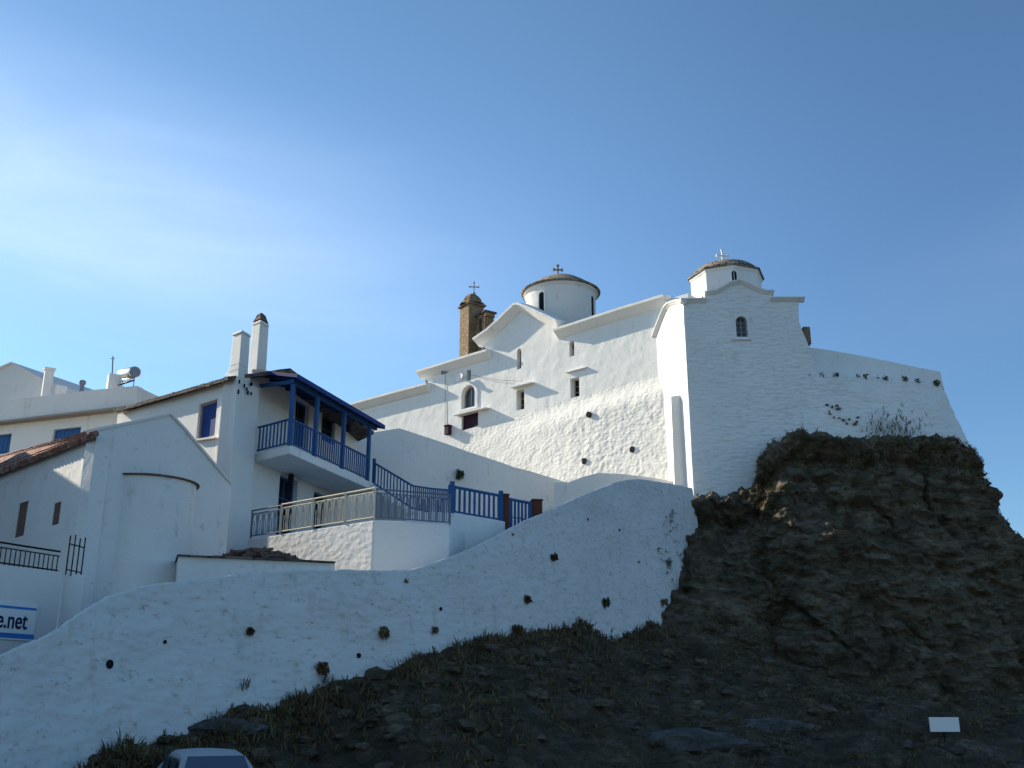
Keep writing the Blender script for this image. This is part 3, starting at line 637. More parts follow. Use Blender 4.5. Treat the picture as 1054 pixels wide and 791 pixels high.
c2 = q0+Vector((0, 0, 0)); rbox(mb, c2+u_*.30, .34, .7, z3-4.5, z3); rbox(mb, c2-u_*.42, .30, .7, z3-4.5, z3); rbox(mb, c2, 1.2, .7, z3-.28, z3-.003); rbox(mb, c2, 1.2, .7, z3-4.6, z3-1.35); mb.build('belfry_arch', M['brick'], bt, bevel=.02)
mb = MB(); rbox(mb, c2, 1.35, .9, z3+.002, z3+.10); mb.build('belfry_cornice', M['slate'], bt)
mb = MB(); mb.lathe((c2-u_*.06+Vector((0, 0, z3-.95-c2.z))), [(.0, .42), (.10, .40), (.14, .2), (.22, .0), (.20, .0), (.0, .3)], 14); mb.build('bell', M['iron'], bt, smooth=True)
# ================================================================== BLUE BALCONY HOUSE
def pl(*pts): return [Vector(p) for p in pts]
def slab(mb, q, t):
    """a slab: q = four top points, t = thickness"""
    return mb.hexa([Vector(p)-Vector((0, 0, t)) for p in q], [Vector(p) for p in q])
def proj(v):
    d = Vector(v)-EYE; f = d.y*cp+d.z*sp; u = -d.y*sp+d.z*cp
    return (527+FOC*d.x/f, 395.5-FOC*u/f)
SC = 1.07
def hz(z): return 1.7+(z-1.7)*SC
CH_ = Vector((-9.0, 31.3))*SC; FD = Vector((-.755, .656)); RD = Vector((.31, .95)).normalized()
FW = Wall(CH_, CH_+FD*9.5, (0, 0)); RW = Wall(CH_, CH_+RD*9.6, (0, 0))
hb = thing('balcony_house', 'white two storey house with blue wooden balcony and two tall chimneys', 'house', (CH_.x, CH_.y, 6.5))
sh = hole(FW, 203.5, 414, 222, 451)
fo = [(.0, 3)]+[FW.uz(*q) for q in ((236, 392), (222, 396), (180, 409), (140, 421), (121, 427))]; fo = [(0, 3), (0, fo[1][1])]+fo[2:]+[(fo[-1][0], 3)]
MB().wallprism(FW, wob(fo, .02, .8, 2), 0, -.35, [sh]).build('wall', M['plaster_house'], hb, bevel=.03)
d_ = door(FW, sh, hb, .16, 'bluedark', 'window_shutter', 'frame')
MB().bar(FW.px(201, 453.5, .05), FW.px(224, 450.5, .05), .16, .06).build('window_sill', M['plaster_house'], hb)
rh = dict(d1=hole(RW, 303, 413, 317.5, 462), w1=hole(RW, 331, 428, 345, 456), d2=hole(RW, 286, 491, 305, 556), d3=hole(RW, 322, 508, 336, 548))
ro = [(0, 3), (0, hz(11.85)), (1.2, hz(12.25)), (2.2, hz(12.42)), (9.6, hz(12.3)), (9.6, 3)]
MB().wallprism(RW, ro, -.002, -.35, list(rh.values())).build('wall', M['plaster_house'], hb)
for k, nm in (('d1', 'door'), ('d2', 'door'), ('d3', 'door')): window(RW, rh[k], hb, .24, 'blue', 'dark', nm, .07, 2, 3)
window(RW, rh['w1'], hb, .2, 'blue', 'dark', 'window', .06, 2, 2)
# body behind, so that the house is closed
e1 = RW.pt(9.6, 3, -.01); MB().poly3([FW.pt(FW.L, 3, 0), FW.pt(FW.L, hz(11.3), 0), RW.pt(9.6, hz(12.2), -.1)+Vector((-4, 3, 0)), RW.pt(9.6, 3, -.1)+Vector((-4, 3, 0))], [p+Vector((.25, .25, 0)) for p in (FW.pt(FW.L, 3, 0), FW.pt(FW.L, hz(11.3), 0), RW.pt(9.6, hz(12.2), -.1)+Vector((-4, 3, 0)), RW.pt(9.6, 3, -.1)+Vector((-4, 3, 0)))]).build('back_wall', M['plaster_house'], hb)
MB().wallprism(Wall(RW.pt(9.6, 0, -.3), RW.pt(9.6, 0, -.3)+Vector((-4, 3, 0))), [(0, 3), (5, 3), (5, hz(12.2)), (0, hz(12.2))], 0, -.3).build('back_wall', M['plaster_house'], hb)
# roof of slate slabs
a0, a1 = FW.uz(230, 389.5, .32), FW.uz(117, 423, .32)
rid = 2.3
pA = FW.pt(a0[0]-.25, a0[1], .32); pB = FW.pt(a1[0], a1[1]+.05, .32); pC = FW.pt(a1[0], hz(12.75), -rid); pD = FW.pt(-.1, hz(12.62), -rid)
rb = MB(); nn_ = 40; rows = []
for j in range(7):
    rows.append([pA.lerp(pB, i/nn_).lerp(pD.lerp(pC, i/nn_), j/6)+Vector((0, 0, .035*noise.noise(Vector((i*.7, j*2.1, 3))))) for i in range(nn_+1)])
rb.grid(rows); n0 = len(rb.v); rb.grid([[p-Vector((0, 0, .13+.03*noise.noise(Vector((i*.9, 0, 1))))) for i, p in enumerate(r)] for r in rows])
m_ = nn_+1; rb.f += [(i, i+1, n0+i+1, n0+i) for i in range(nn_)] + [(j*m_, (j+1)*m_, n0+(j+1)*m_, n0+j*m_) for j in range(6)]
rb.build('roof', M['slate'], hb)
MB().poly3([pD, pC, pC+Vector((5.5, 4.5, -1.0)), pD+Vector((2.2, 6.6, -.6))], [p-Vector((0, 0, .14)) for p in (pD, pC, pC+Vector((5.5, 4.5, -1.0)), pD+Vector((2.2, 6.6, -.6)))]).build('roof', M['slate'], hb)
# chimney breast on the corner and the stacks
kk = CH_ - FD*.0 + FW.n*.14 + RW.n*.34
def rhomb(k, a, b, z0, z1, ins=0, mb=None):
    mb = mb or MB(); q = [k, k+FD*a, k+FD*a+RD*b, k+RD*b]; c = sum(q, Vector((0, 0)))/4
    lo = [Vector((p.x, p.y, z0)) for p in q]; q2 = [c+(p-c)*(1-ins) for p in q]
    return mb.hexa(lo, [Vector((p.x, p.y, z1)) for p in q2])
mb = rhomb(kk, 1.0, 1.42, 3, hz(11.75)); rhomb(kk+RD*.03, .8, .75, hz(11.75), hz(12.05), 0, mb); rhomb(kk+FD*.0+RD*.02, .64, .58, hz(12.0), hz(12.2), 0, mb)
brst = mb.build('chimney', M['plaster_house'], hb, bevel=.03)
ks = kk-FD*.02; zt1 = P(240, 341, 33.2).z; mb = rhomb(ks+FD*.02+RD*.03, .60, .56, hz(12.2), zt1, .08); rhomb(ks-FD*.0+RD*.0, .62, .60, zt1+.003, zt1+.10, .1, mb); mb.build('chimney_stack', M['plaster_house'], brst, bevel=.03)
k2 = V2(RW.pt(1.62, 0, -.12)); zt2 = P(272, 338, 33.4*SC).z
mb = rhomb(k2, .58, .66, hz(11.6), zt2-.02, .12); rhomb(k2-FD*.0+RD*.02, .54, .58, zt2-.02, zt2+.1, 0, mb); c2_ = mb.build('chimney', M['plaster_house'], hb, bevel=.03)
cm = MB(); q = [k2, k2+FD*.52, k2+FD*.52+RD*.58, k2+RD*.58]; cc = sum(q, Vector((0, 0)))/4
for p in q: s_ = cc+(p-cc)*.78; e_ = cc+(p-cc)*.34; cm.bar((s_.x, s_.y, zt2+.1), (e_.x, e_.y, zt2+.42), .08, .08)
q3 = [cc+(p-cc)*.9 for p in q]; q4 = [cc+(p-cc)*.30 for p in q]
cm.hexa([Vector((p.x, p.y, zt2+.16)) for p in q3[:1]+q3[1:]], [Vector((p.x, p.y, zt2+.48)) for p in q4]); cm.build('chimney_cap', M['tileold'], c2_)
# holes scratched in the wall, a ragged set of putlog marks
hm = None
for z1x, z1y in ((245, 385), (240, 440), (272, 408), (285, 425), (305, 400), (312, 398), (290, 445), (308, 450)):
    hm = MB(); c = RW.px(200+z1x/5.27, 320+z1y/5.27, .36); hm.box(c, .05, .05, .10+.08*rnd.random(), rnd.random()); hm.build('wall_mark', M['dark'], hb)
# balcony
BFA = Vector((-7.1, 31.7))*SC; BF = Wall(BFA, BFA+RD*6.3*SC); FZ = hz(9.65)
BL = BF.L; bwl = V2(RW.pt(1.65*SC, 0)); bwe = V2(RW.pt((1.65+6.3)*SC, 0))
def v3(p, z): return Vector((p[0], p[1], z))
bal = thing('floor_slab', None, None, (0, 0, 0)); bpy.data.objects.remove(bal)
mb = MB(); slab(mb, [Vector((bwl.x, bwl.y, FZ)), v3(BFA, FZ), BF.pt(BL, FZ), Vector((bwe.x, bwe.y, FZ))], .30)
balc = mb.build('balcony', M['plaster'], hb, bevel=.03)
def v3(p, z): return Vector((p[0], p[1], z))
def rail_run(parent, a, b, h, n, m, w=.055, top=.07, gap=.10, bt_=.035, flat=True, bname='baluster', tname='top_rail', mid=None):
    """rails with separate balusters between two base points"""
    a, b = Vector(a), Vector(b); up = Vector((0, 0, 1))
    MB().bar(a+up*h, b+up*h, top, top*.8).build(tname, m, parent); MB().bar(a+up*gap, b+up*gap, .05, .05).build('bottom_rail', m, parent)
    if mid: MB().bar(a+up*mid, b+up*mid, .03, .03).build('middle_rail', m, parent)
    ang = math.atan2(b.y-a.y, b.x-a.x); first = None; base = wpos(parent)
    for k in range(n):
        p = a.lerp(b, (k+.5)/n)
        if first is None: 
            mb = MB(); mb.box(p+up*((h+gap)/2), w, bt_, h-gap, ang); first = mb.build(bname, m, parent, loc=p)
        else: dup(first, parent, p-base)
lf = Vector((bwl.x, bwl.y, FZ)) + Vector((BF.n.x, BF.n.y, 0))*.05
cr = BF.pt(.06, FZ, -.06)
rail_run(balc, lf, cr, .95, 9, M['blue'])
pus = [0.06]+[BF.uz(px, y, -.06)[0] for px, y in ((325, 440), (353, 455), (379, 470))]
pus[-1] = min(pus[-1], BL-.06)
for u in pus: MB().bar(BF.pt(u, FZ, -.06), BF.pt(u, hz(11.72), -.06), .13, .13, up=(BF.u.x, BF.u.y, 0)).build('post', M['blue'], hb)
for a, b in zip(pus, pus[1:]): rail_run(balc, BF.pt(a+.07, FZ, -.06), BF.pt(b-.07, FZ, -.06), .95, max(4, int((b-a)/.175)), M['blue'])
MB().bar(BF.pt(-.05, hz(11.79), -.06), BF.pt(BL-.02, hz(11.79), -.06), .14, .14).build('beam', M['blue'], hb)
MB().bar(BF.pt(.06, hz(11.79), -.12), v3(bwl, hz(12.0)), .10, .12).build('beam', M['blue'], hb)
prf = MB(); o0, o1 = BF.pt(-.30, hz(11.93), .30), BF.pt(BL+.05, hz(11.93), .30); i0, i1 = RW.pt(1.62, hz(12.58), -.3), RW.pt(8.4, hz(12.58), -.3)
slab(prf, [o0, o1, i1, i0], .09); pr_ = prf.build('porch_roof', M['tileold'], hb)
fb = MB(); dz = Vector((0, 0, -.10)); fb.bar(o0+dz, o1+dz, .05, .16); fb.bar(o0+dz*.9, i0+dz*.9, .04, .09); fb.bar(o1+dz, i1+dz, .05, .16); fb.build('fascia', M['bluedark'], pr_)
for k in range(12):
    t = (k+.5)/12; MB().bar(o0.lerp(o1, t)+Vector((0, 0, -.15)), i0.lerp(i1, t)+Vector((0, 0, -.15)), .07, .09).build('rafter', M['bluedark'], pr_)
def lantern(c, label):
    mb = MB(); c = Vector(c); mb.tube([c+Vector((0, 0, .30)), c+Vector((0, 0, .16))], .015, 6); mb.lathe(c, [(.0, .18), (.13, .08), (.10, .07), (.11, -.1), (.06, -.16), (0, -.17)], 6)
    mb.bar(c+Vector((0, 0, .28)), c+Vector((0, .0, .28))+Vector((-.25, .05, 0)), .02, .02); return tag(mb.build('lantern', M['iron'], loc=c), label, 'lantern')
lantern(BF.px(359, 441, -.35), 'dark lantern hanging under the porch roof beside the third balcony post')
lantern(RW.px(299.5, 492, .25), 'dark lantern fixed to the wall over the ground floor door under the balcony')

# ================================================================== TERRACE, STAIR, FENCE, GATE
T0 = Vector((-4.0, 29.4)); TL = Vector((-7.3, 32.0)); TR = Vector((-1.85, 30.2)); TZ = 6.85
tw = MB(); poly = [TL+(TL-T0).normalized()*1.6, T0, TR, Vector((-1.2, 33)), Vector((-4, 40)), Vector((-7, 40))]
tw.poly3([v3(p, TZ) for p in poly], [v3(p, 3.2) for p in poly]); ter = tw.build('terrace_wall', M['rough'], loc=(T0.x, T0.y, 5), bevel=.05)
ter.data.materials.clear(); ter.data.materials.append(whitewash('whitewash_terrace', 0.014, dirty=.4, size=4, lumps=.02))
tag(ter, 'white terrace wall below the balcony house, its corner catching a patch of sun', 'terrace wall')
def deco_rail(name, label, a, b, h, n, m, posts=(0, 1), group=None):
    a, b = Vector(a), Vector(b); up = Vector((0, 0, 1)); t = thing(name, label, 'railing', a.lerp(b, .5), group)
    MB().tube([a+up*h, b+up*h], .028, 6).build('top_rail', m, t); MB().tube([a+up*(h-.11), b+up*(h-.11)], .015, 6).build('middle_rail', m, t); MB().tube([a+up*.07, b+up*.07], .022, 6).build('bottom_rail', m, t)
    for q in posts: p = a.lerp(b, q); MB().bar(p, p+up*(h+.02), .05, .05, up=(1, 0, 0)).build('post', m, t)
    d = (b-a)/n; first = None; base = t.location
    for k in range(n):
        p = a+d*k
        if first is None:
            mb = MB(); l = p+d*.18; r = p+d*.82; z0, z1 = .07, h-.24
            arc = [l+up*z0, l+up*z1]+[l.lerp(r, .5-.5*math.cos(math.pi*j/6))+up*(z1+.12*math.sin(math.pi*j/6)) for j in range(1, 6)]+[r+up*z1, r+up*z0]
            mb.tube(arc, .018, 5); mid = p+d*.5
            mb.tube([mid+up*z0, mid+up*(z1-.12)], .012, 5); mb.tube([p+up*z0, p+up*(h-.11)], .013, 5)
            first = mb.build('baluster', m, t, loc=p)
        else: dup(first, t, p-base)
    return t
deco_rail('metal_railing', 'pale metal railing with looped bars on the sunlit edge of the terrace', v3(TL, TZ), v3(T0, TZ), .93, 14, M['litmetal'], (0, .36, .7, 1))
deco_rail('metal_railing', 'short shaded metal railing between the house wall and the sunlit terrace railing', v3(TL+(TL-T0).normalized()*1.45, TZ), v3(TL, TZ), .90, 5, M['greyshademetal'], (0,))  # same metal as the sunlit run, its shade put into the colour
deco_rail('metal_railing', 'shaded metal railing on the front terrace edge before the blue stair', v3(T0, TZ), v3(TR, TZ-.02), .90, 11, M['greyshademetal'], (1,))  # again the same railing metal, coloured darker to stand for shade
# stair flight behind, with blue balustrade
SP = [BF.pt(BL+.05, FZ-.05, -.1), P(424, 526, 37.0), P(443, 530.5, 34.8), Vector((-1.95, 31.7, 7.25))]
st = thing('stair', 'whitewashed steps leading down from the end of the blue balcony', 'stair', (-3.5, 36, 5))
sm_ = MB(); acc = []
for a, b in zip(SP[:2], SP[1:3]):
    n = 8; d = (b-a); side = Vector((d.y, -d.x, 0)).normalized()*-1.1
    for k in range(n):
        p, q = a.lerp(b, k/n), a.lerp(b, (k+1)/n); z = a.z+(b.z-a.z)*(k+1)/n-.02; q0 = [p, q, q-side*-1, p-side*-1]
        q0 = [p, q, q+side, p+side]; sm_.hexa([Vector((v.x, v.y, 3.5)) for v in q0], [Vector((v.x, v.y, z)) for v in q0])
sm_.build('steps', M['plaster_house'], st)
sr = thing('stair_railing', 'blue wooden stair railing sloping down from the balcony to the gate path', 'railing', SP[1])
for a, b, n in zip(SP, SP[1:], (12, 9, 10)): rail_run(sr, a, b, .93, n, M['blue'], .05)
for p in SP[:1]+SP[3:]: MB().bar(p-Vector((0, 0, .2)), p+Vector((0, 0, 1.1)), .12, .12, up=(1, 0, 0)).build('post', M['blue'], sr)
G0, G1 = P(465, 529, 31.6), P(515.5, 534.5, 33.0); G1.z = G0.z-.02
fwl = Wall(G0, G1); MB_ = MB(); MB_.wallprism(fwl, [(-.9, 3.5), (fwl.L+.1, 3.5), (fwl.L+.1, G0.z), (0, G0.z), (-.9, G0.z-.05)], .12, -1.2); tag(MB_.build('fence_wall', M['plaster'], loc=G0, bevel=.04), 'low white wall carrying the blue picket fence left of the gate', 'wall')
pf = thing('picket_fence', 'bright blue wooden picket fence on a low white wall left of the gate', 'fence', G0)
rail_run(pf, G0, G1, .86, 10, M['blue'], .07, .09, .08)
for p in (G0, G1): MB().bar(p, p+Vector((0, 0, 1.02)), .15, .15, up=(1, 0, 0)).build('post', M['blue'], pf)
def gpost(px0, px1, ytop, ybot, Y, label):
    a, b = P(px0, ytop, Y), P(px1, ytop, Y); w = (b-a).length; c = (a+b)/2; zb = P(px0, ybot, Y).z-.6
    mb = MB(); mb.box((c.x, c.y+w/2, (a.z+zb)/2), w, w, a.z-zb, .2); mb.box((c.x, c.y+w/2, a.z+.03), w*1.15, w*1.15, .06, .2); tag(mb.build('gate_post', M['brown'], loc=(c.x, c.y+w/2, zb), bevel=.015), label, 'gate post', 'brown gate posts')
gpost(516.5, 523.5, 510, 548, 33.1, 'rusty brown gate post between the picket fence and the blue gate'); gpost(547.5, 557.5, 515.5, 536, 34.0, 'broad brown gate post right of the blue gate, half hidden by the ramp crest')
ga = thing('gate', 'small blue slatted wooden gate between two brown posts', 'gate', P(534, 545, 33.4))
A_, B_ = P(524.5, 547, 33.2), P(546.5, 547, 33.9); B_.z = A_.z
h_ = P(524.5, 514, 33.2).z-A_.z
rail_run(ga, A_, B_, h_, 6, M['blue'], .075, .09, .1, mid=h_*.45)
for p in (A_, B_): MB().bar(p, p+Vector((0, 0, h_+.04)), .11, .06, up=(1, 0, 0)).build('stile', M['blue'], ga)

# ================================================================== CHAPEL AT THE LEFT
CA = Vector((-10.5, 25.0)); GW = Wall(CA, (-8.0, 29.0)); SD = Vector((-.707, .707)); SWl = Wall(CA, CA+SD*10)
cha = thing('chapel', 'small white chapel with round apse and red tiled roof edge', 'chapel', (CA.x, CA.y, 4))
gt = [GW.uz(*q) for q in ((99, 443), (136, 435.5), (175, 427), (190, 443), (210, 467), (228, 488), (238, 499))]
go = [(0, 1.5), (0, gt[0][1])]+gt[1:]+[(gt[-1][0]+.05, 1.5)]
MB().wallprism(GW, wob(go, .03, .6, 6), 0, -.4).build('gable_wall', M['chapel'], cha, bevel=.05)
cpg = MB(); 
for a, b in zip(gt, gt[1:]): cpg.bar(GW.pt(a[0], a[1]+.02, -.18), GW.pt(b[0], b[1]+.02, -.18), .46, .07)
cpg.build('gable_coping', M['farhouse'], cha)
sl1, sl2 = hole(SWl, 17.5, 518, 26.5, 552), hole(SWl, 54.5, 518, 61.5, 540)
stp = [SWl.uz(*q) for q in ((98.5, 447), (50, 468.5), (0, 490.5), (-40, 509))]
MB().wallprism(SWl, [(.02, 1.5), (.02, stp[0][1])]+stp[1:]+[(stp[-1][0], 1.5)], -.002, -.4, [sl1, sl2]).build('side_wall', M['chapel'], cha)
for s_ in (sl1, sl2): window(SWl, s_, cha, .22, 'brown', 'dark', 'slit_window', .04, 1, 2)
ev = [SWl.uz(*q, .16) for q in ((100, 447.5), (0, 487), (-40, 503))]; up_ = [SWl.uz(*q, -2.2) for q in ((100.5, 443.5), (0, 472), (-40, 482))]
tl = MB(); NT = 46
ea, eb = SWl.pt(*ev[0], .16), SWl.pt(*ev[2], .16); ua_, ub_ = SWl.pt(*up_[0], -2.2), SWl.pt(*up_[2], -2.2)
slab(tl, [ea, eb, ub_, ua_], .06)
for k in range(NT):
    t = (k+.5)/NT; a, b = ea.lerp(eb, t), ua_.lerp(ub_, t); rr = (eb-ea).length/NT*.36
    for j in range(6):
        p, q = a.lerp(b, j/6), a.lerp(b, (j+1)/6+.02); jit = Vector((0, 0, .02*rnd.random())); tl.tube([p+jit+Vector((0, 0, .02)), q+jit], [rr*1.12, rr*.9], 8)
tl.build('tiled_roof', M['tile'], cha, smooth=True)
rf2 = MB(); ra0, ra1 = GW.pt(gt[2][0], gt[2][1]-.05, -.1), GW.pt(gt[-1][0], gt[-1][1]-.05, -.1); sdv = Vector((SD.x, SD.y, 0))*9
rf2.poly3([GW.pt(0.05, gt[0][1]-.06, -.1), ra0, ra1, ra1-Vector((0, 0, 3)), GW.pt(0.05, gt[0][1]-3, -.1)], [p+sdv for p in (GW.pt(0.05, gt[0][1]-.06, -.1), ra0, ra1, ra1-Vector((0, 0, 3)), GW.pt(0.05, gt[0][1]-3, -.1))]); rf2.build('roof', M['tileold'], cha)
au = GW.uz(166, 490)[0]; AC = GW.pt(au, 0, -.45); aa = math.atan2(GW.n.y, GW.n.x); ze_ = P(170, 491, AC.y-.9).z; ar = 1.22
ap = MB(); ap.lathe((AC.x, AC.y, 0), [(ar*1.12, 1.5), (ar*1.04, 4.2), (ar, 5.5), (ar, ze_)], 28, aa-math.pi/2, aa+math.pi/2); ap.build('apse', M['chapel'], cha, smooth=True)
ar_ = MB(); ar_.lathe((AC.x, AC.y, ze_), [(ar*.9, -.02), (ar+.08, -.015), (ar+.085, .02), (ar*.7, .12), (.05, .26), (0, .26)], 28, aa-math.pi/2, aa+math.pi/2); ar_.build('apse_roof', M['tileold'], cha)
# forecourt wall with slab and the heap of old tiles
fcw = Wall(P(184, 570, 25.3), P(345, 580, 26.6)); fz = P(184, 570, 25.3).z
mb = MB(); mb.wallprism(fcw, wob([(0, 3), (fcw.L, 3), (fcw.L, fz-.07), (0, fz-.07)], .03, .5, 9), 0, -1.2); fc = mb.build('forecourt_wall', M['chapel'], loc=fcw.pt(0, 3), bevel=.05); tag(fc, 'low white wall with thin stone slab top beside the chapel apse', 'wall')
mb = MB(); k = 9
for i in range(k): mb.wallprism(fcw, [(fcw.L*i/k+.01-.05, fz-.067), (fcw.L*(i+1)/k-.01, fz-.067), (fcw.L*(i+1)/k-.01, fz-.04+.03*rnd.random()), (fcw.L*i/k-.04, fz-.04+.03*rnd.random())], .10+.05*rnd.random(), -1.25)
mb.build('slab_top', M['slate'], fc, bevel=.01)
hp = MB(); hc = P(266, 572, 27.2); ux = Vector((.8, .6, 0))
for i in range(170):
    a = rnd.uniform(-1, 1); h = (1-a*a)*.26*rnd.random(); c = hc+Vector((a*1.0, rnd.uniform(-.35, .5), h-.12)); t = rnd.uniform(-.5, .5)
    d = Vector((math.cos(t), math.sin(t), rnd.uniform(-.5, .4)))*.13; hp.tube([c-d, c+d], [.05, .04], 6)
tag(hp.build('tile_heap', M['tileold'], loc=hc, smooth=True), 'heap of old curved roof tiles behind the low slab topped wall', 'tile heap')
# front wall with iron railing and the banner
fA, fB = P(0, 582, 21.0), P(65, 588.5, 22.4); fzt = (fA.z+fB.z)/2; dv = V2(fB)-V2(fA)
QW = Wall(V2(fB), V2(fB)-dv.normalized()*5.5); mb = MB(); mb.wallprism(QW, wob([(0, .5), (5.5, .5), (5.5, fzt), (0, fzt)], .02, .7, 12), 0, -.35)
tag(mb.build('boundary_wall', M['farhouse'], loc=QW.pt(0, .5), bevel=.03), 'plain white wall under the black iron railing at the left', 'wall')
pq = MB(); pcx = P(74, 592, 22.9); pq.box((pcx.x+.02, pcx.y+.1, (pcx.z+1)/2), .44, .4, pcx.z-1, .5); tag(pq.build('wall_pier', M['chapel'], loc=(pcx.x, pcx.y, 1), bevel=.04), 'short whitewashed pier at the end of the railing wall beside the chapel', 'pier')
ir = thing('iron_railing', 'black iron railing on the plain white wall at the left edge', 'railing', QW.pt(1.5, fzt)); rh_ = .46
MB().tube([QW.pt(.02, fzt+rh_, -.15), QW.pt(5.4, fzt+rh_, -.15)], .022, 6).build('top_rail', M['iron'], ir)
MB().tube([QW.pt(.02, fzt+rh_-.10, -.15), QW.pt(5.4, fzt+rh_-.10, -.15)], .014, 6).build('middle_rail', M['iron'], ir)
MB().tube([QW.pt(.02, fzt+.05, -.15), QW.pt(5.4, fzt+.05, -.15)], .018, 6).build('bottom_rail', M['iron'], ir)
first = None
for k in range(46):
    u = .06+k*.118
    if first is None: mb = MB(); mb.tube([QW.pt(u, fzt, -.15), QW.pt(u, fzt+rh_-.1, -.15)], .012, 5); first = mb.build('baluster', M['iron'], ir, loc=QW.pt(u, fzt, -.15))
    else: dup(first, ir, QW.pt(u, fzt, -.15)-ir.location)
ig = thing('iron_gate', 'narrow black iron grille standing taller at the end of the railing', 'gate', P(75, 592, 22.7))
ia, ib = P(67.5, 592, 22.5), P(83, 594, 23.1); ib.z = ia.z
for k in range(4):
    p = ia.lerp(ib, k/3); MB().tube([p, p+Vector((0, 0, .86+.05*(k % 2)))], .016, 6).build('bar', M['iron'], ig)
for z in (.12, .68): MB().tube([ia+Vector((0, 0, z)), ib+Vector((0, 0, z))], .014, 6).build('cross_bar', M['iron'], ig)
# the banner
bn = thing('banner', 'white banner with blue stripes and dark lettering ending in .net', 'banner', QW.px(20, 642, .02))
bz = [QW.uz(*q, .03) for q in ((38, 622), (38, 660.5))]; ul = QW.uz(-34, 640, .03)[0]
MB().wallprism(QW, [(bz[0][0]-.02, bz[1][1]), (ul, bz[1][1]), (ul, bz[0][1]), (bz[0][0]-.02, bz[0][1])], .03, .005).build('sheet', M['whitepaint'], bn)
M['banblue'] = paint('banner_blue', (.04, .20, .52), .5, .05); M['navy'] = paint('banner_navy', (.012, .02, .06), .5, .05)
for (xa, ya, yb) in ((38, 626.5, 629), (35, 653.5, 658.5)):
    a = QW.uz(xa, ya, .035); b = QW.uz(xa, yb, .035); MB().wallprism(QW, [(a[0], b[1]), (ul+.02, b[1]), (ul+.02, a[1]), (a[0], a[1])], .034, .031).build('stripe', M['banblue'], bn)
tcv = bpy.data.curves.new('lettering', 'FONT'); tcv.body = 'e.net'; tcv.size = 1; tcv.extrude = .004; tcv.offset = .012
to = bpy.data.objects.new('lettering', tcv); COL.objects.link(to); dg = bpy.context.evaluated_depsgraph_get(); me = bpy.data.meshes.new_from_object(to.evaluated_get(dg)); bpy.data.objects.remove(to)
xs = [v.co.x for v in me.vertices]; x0, x1 = min(xs), max(xs); ys = [v.co.y for v in me.vertices]; y0_, y1_ = min(ys), max(ys)
tu0 = QW.uz(-3.5, 640, .036)[0]; tu1 = QW.uz(28.5, 640, .036)[0]; tz0 = QW.uz(14, 647.5, .036)[1]; tz1 = QW.uz(14, 632.5, .036)[1]
base = wpos(bn)
for v in me.vertices:
    f = (v.co.x-x0)/(x1-x0); u = tu0+(tu1-tu0)*f; z = tz0+(tz1-tz0)*(v.co.y-y0_)/(y1_-y0_); v.co = QW.pt(u, z, .036+v.co.z)-base
me.materials.clear(); me.materials.append(M['navy']); lo_ = bpy.data.objects.new('lettering', me); COL.objects.link(lo_); lo_.parent = bn

# ================================================================== HOUSES BEHIND, FAR LEFT
hc_ = thing('flat_roofed_house', 'pale flat roofed house with blue windows behind the tiled chapel', 'house', P(60, 440, 48)-Vector((0, 0, 4)))
HA = P(142, 425, 43.5); HWl = Wall(HA, V2(HA)+Vector((-.94, .342))*16)
tp = [HWl.uz(*q, .2) for q in ((140.5, 400), (107, 401), (68, 404), (0, 412.5), (-40, 417))]; bt2 = [HWl.uz(*q, .2) for q in ((-40, 443), (0, 437), (107, 422), (140.5, 418))]
zb_ = sum(q[1] for q in bt2)/4; bt2 = [(q[0], zb_) for q in bt2]; zt_ = sum(q[1] for q in tp)/5; tp = [(q[0], zt_*.7+q[1]*.3) for q in tp]; print('flat house', zb_, zt_, [q[1] for q in tp])
MB().wallprism(HWl, wob(tp+bt2, .02, 1.0, 14), .2, -.2).build('parapet', M['farhouse'], hc_, bevel=.03)
cl_ = MB()
for a, b in zip(bt2, bt2[1:]): cl_.bar(HWl.pt(a[0], a[1], .22), HWl.pt(b[0], b[1], .22), .50, .09)
cl_.build('cornice', M['frame'], hc_)
w1, w2 = hole(HWl, 54, 441, 82, 462), hole(HWl, -18, 448, 10.5, 468)
lu = HWl.uz(-40, 440)[0]; um = HWl.uz(32, 445)[0]; zm = min(q[1] for q in bt2)+.05
MB().wallprism(HWl, [(um, 4), (lu, 4), (lu, zm), (um, zm)], 0, -.35, [w2]).build('wall', M['farhouse'], hc_)
MB().wallprism(HWl, [(-.3, 4), (um, 4), (um, zm), (-.3, zm)], -.001, -.35, [w1]).build('wall', M['farhouse'], hc_)
for w_ in (w1, w2): door(HWl, w_, hc_, .18, 'blue', 'window_shutter')
RWc = Wall(HWl.pt(tp[0][0]-.02, 0, .2), V2(HWl.pt(tp[0][0], 0, .2))+RD*7); MB().wallprism(RWc, [(0, 4), (7, 4), (7, tp[0][1]-.2), (0, tp[0][1]-.02)], 0, -.3).build('wall', M['farhouse'], hc_)
rfz = tp[0][1]-.7
mb = MB(); q_ = [HWl.pt(.1, rfz, -.36), HWl.pt(15.5, rfz, -.36), HWl.pt(15.5, rfz, -8), HWl.pt(.1, rfz, -6)]; slab(mb, q_, .2); mb.build('roof', M['farhouse'], hc_)
def pbox(name, px0, px1, y0, y1, Y, dy, m, parent, label=None, cat=None, extra=None, rz=.55, drop=.6):
    a, b = P(px0, y0, Y), P(px1, y0, Y); zb = P(px0, y1, Y).z-drop; w = (b-a).length/ (math.cos(rz)+math.sin(rz)*dy); mb = MB(); c = (a+b)/2
    mb.box((c.x, c.y+.3, (a.z+zb)/2), w, w*dy, a.z-zb, rz)
    if extra: mb.box((c.x, c.y+.3, a.z+.06), w*1.3, w*dy*1.3, .12, rz)
    o = mb.build(name, m, parent, bevel=.03)
    return o
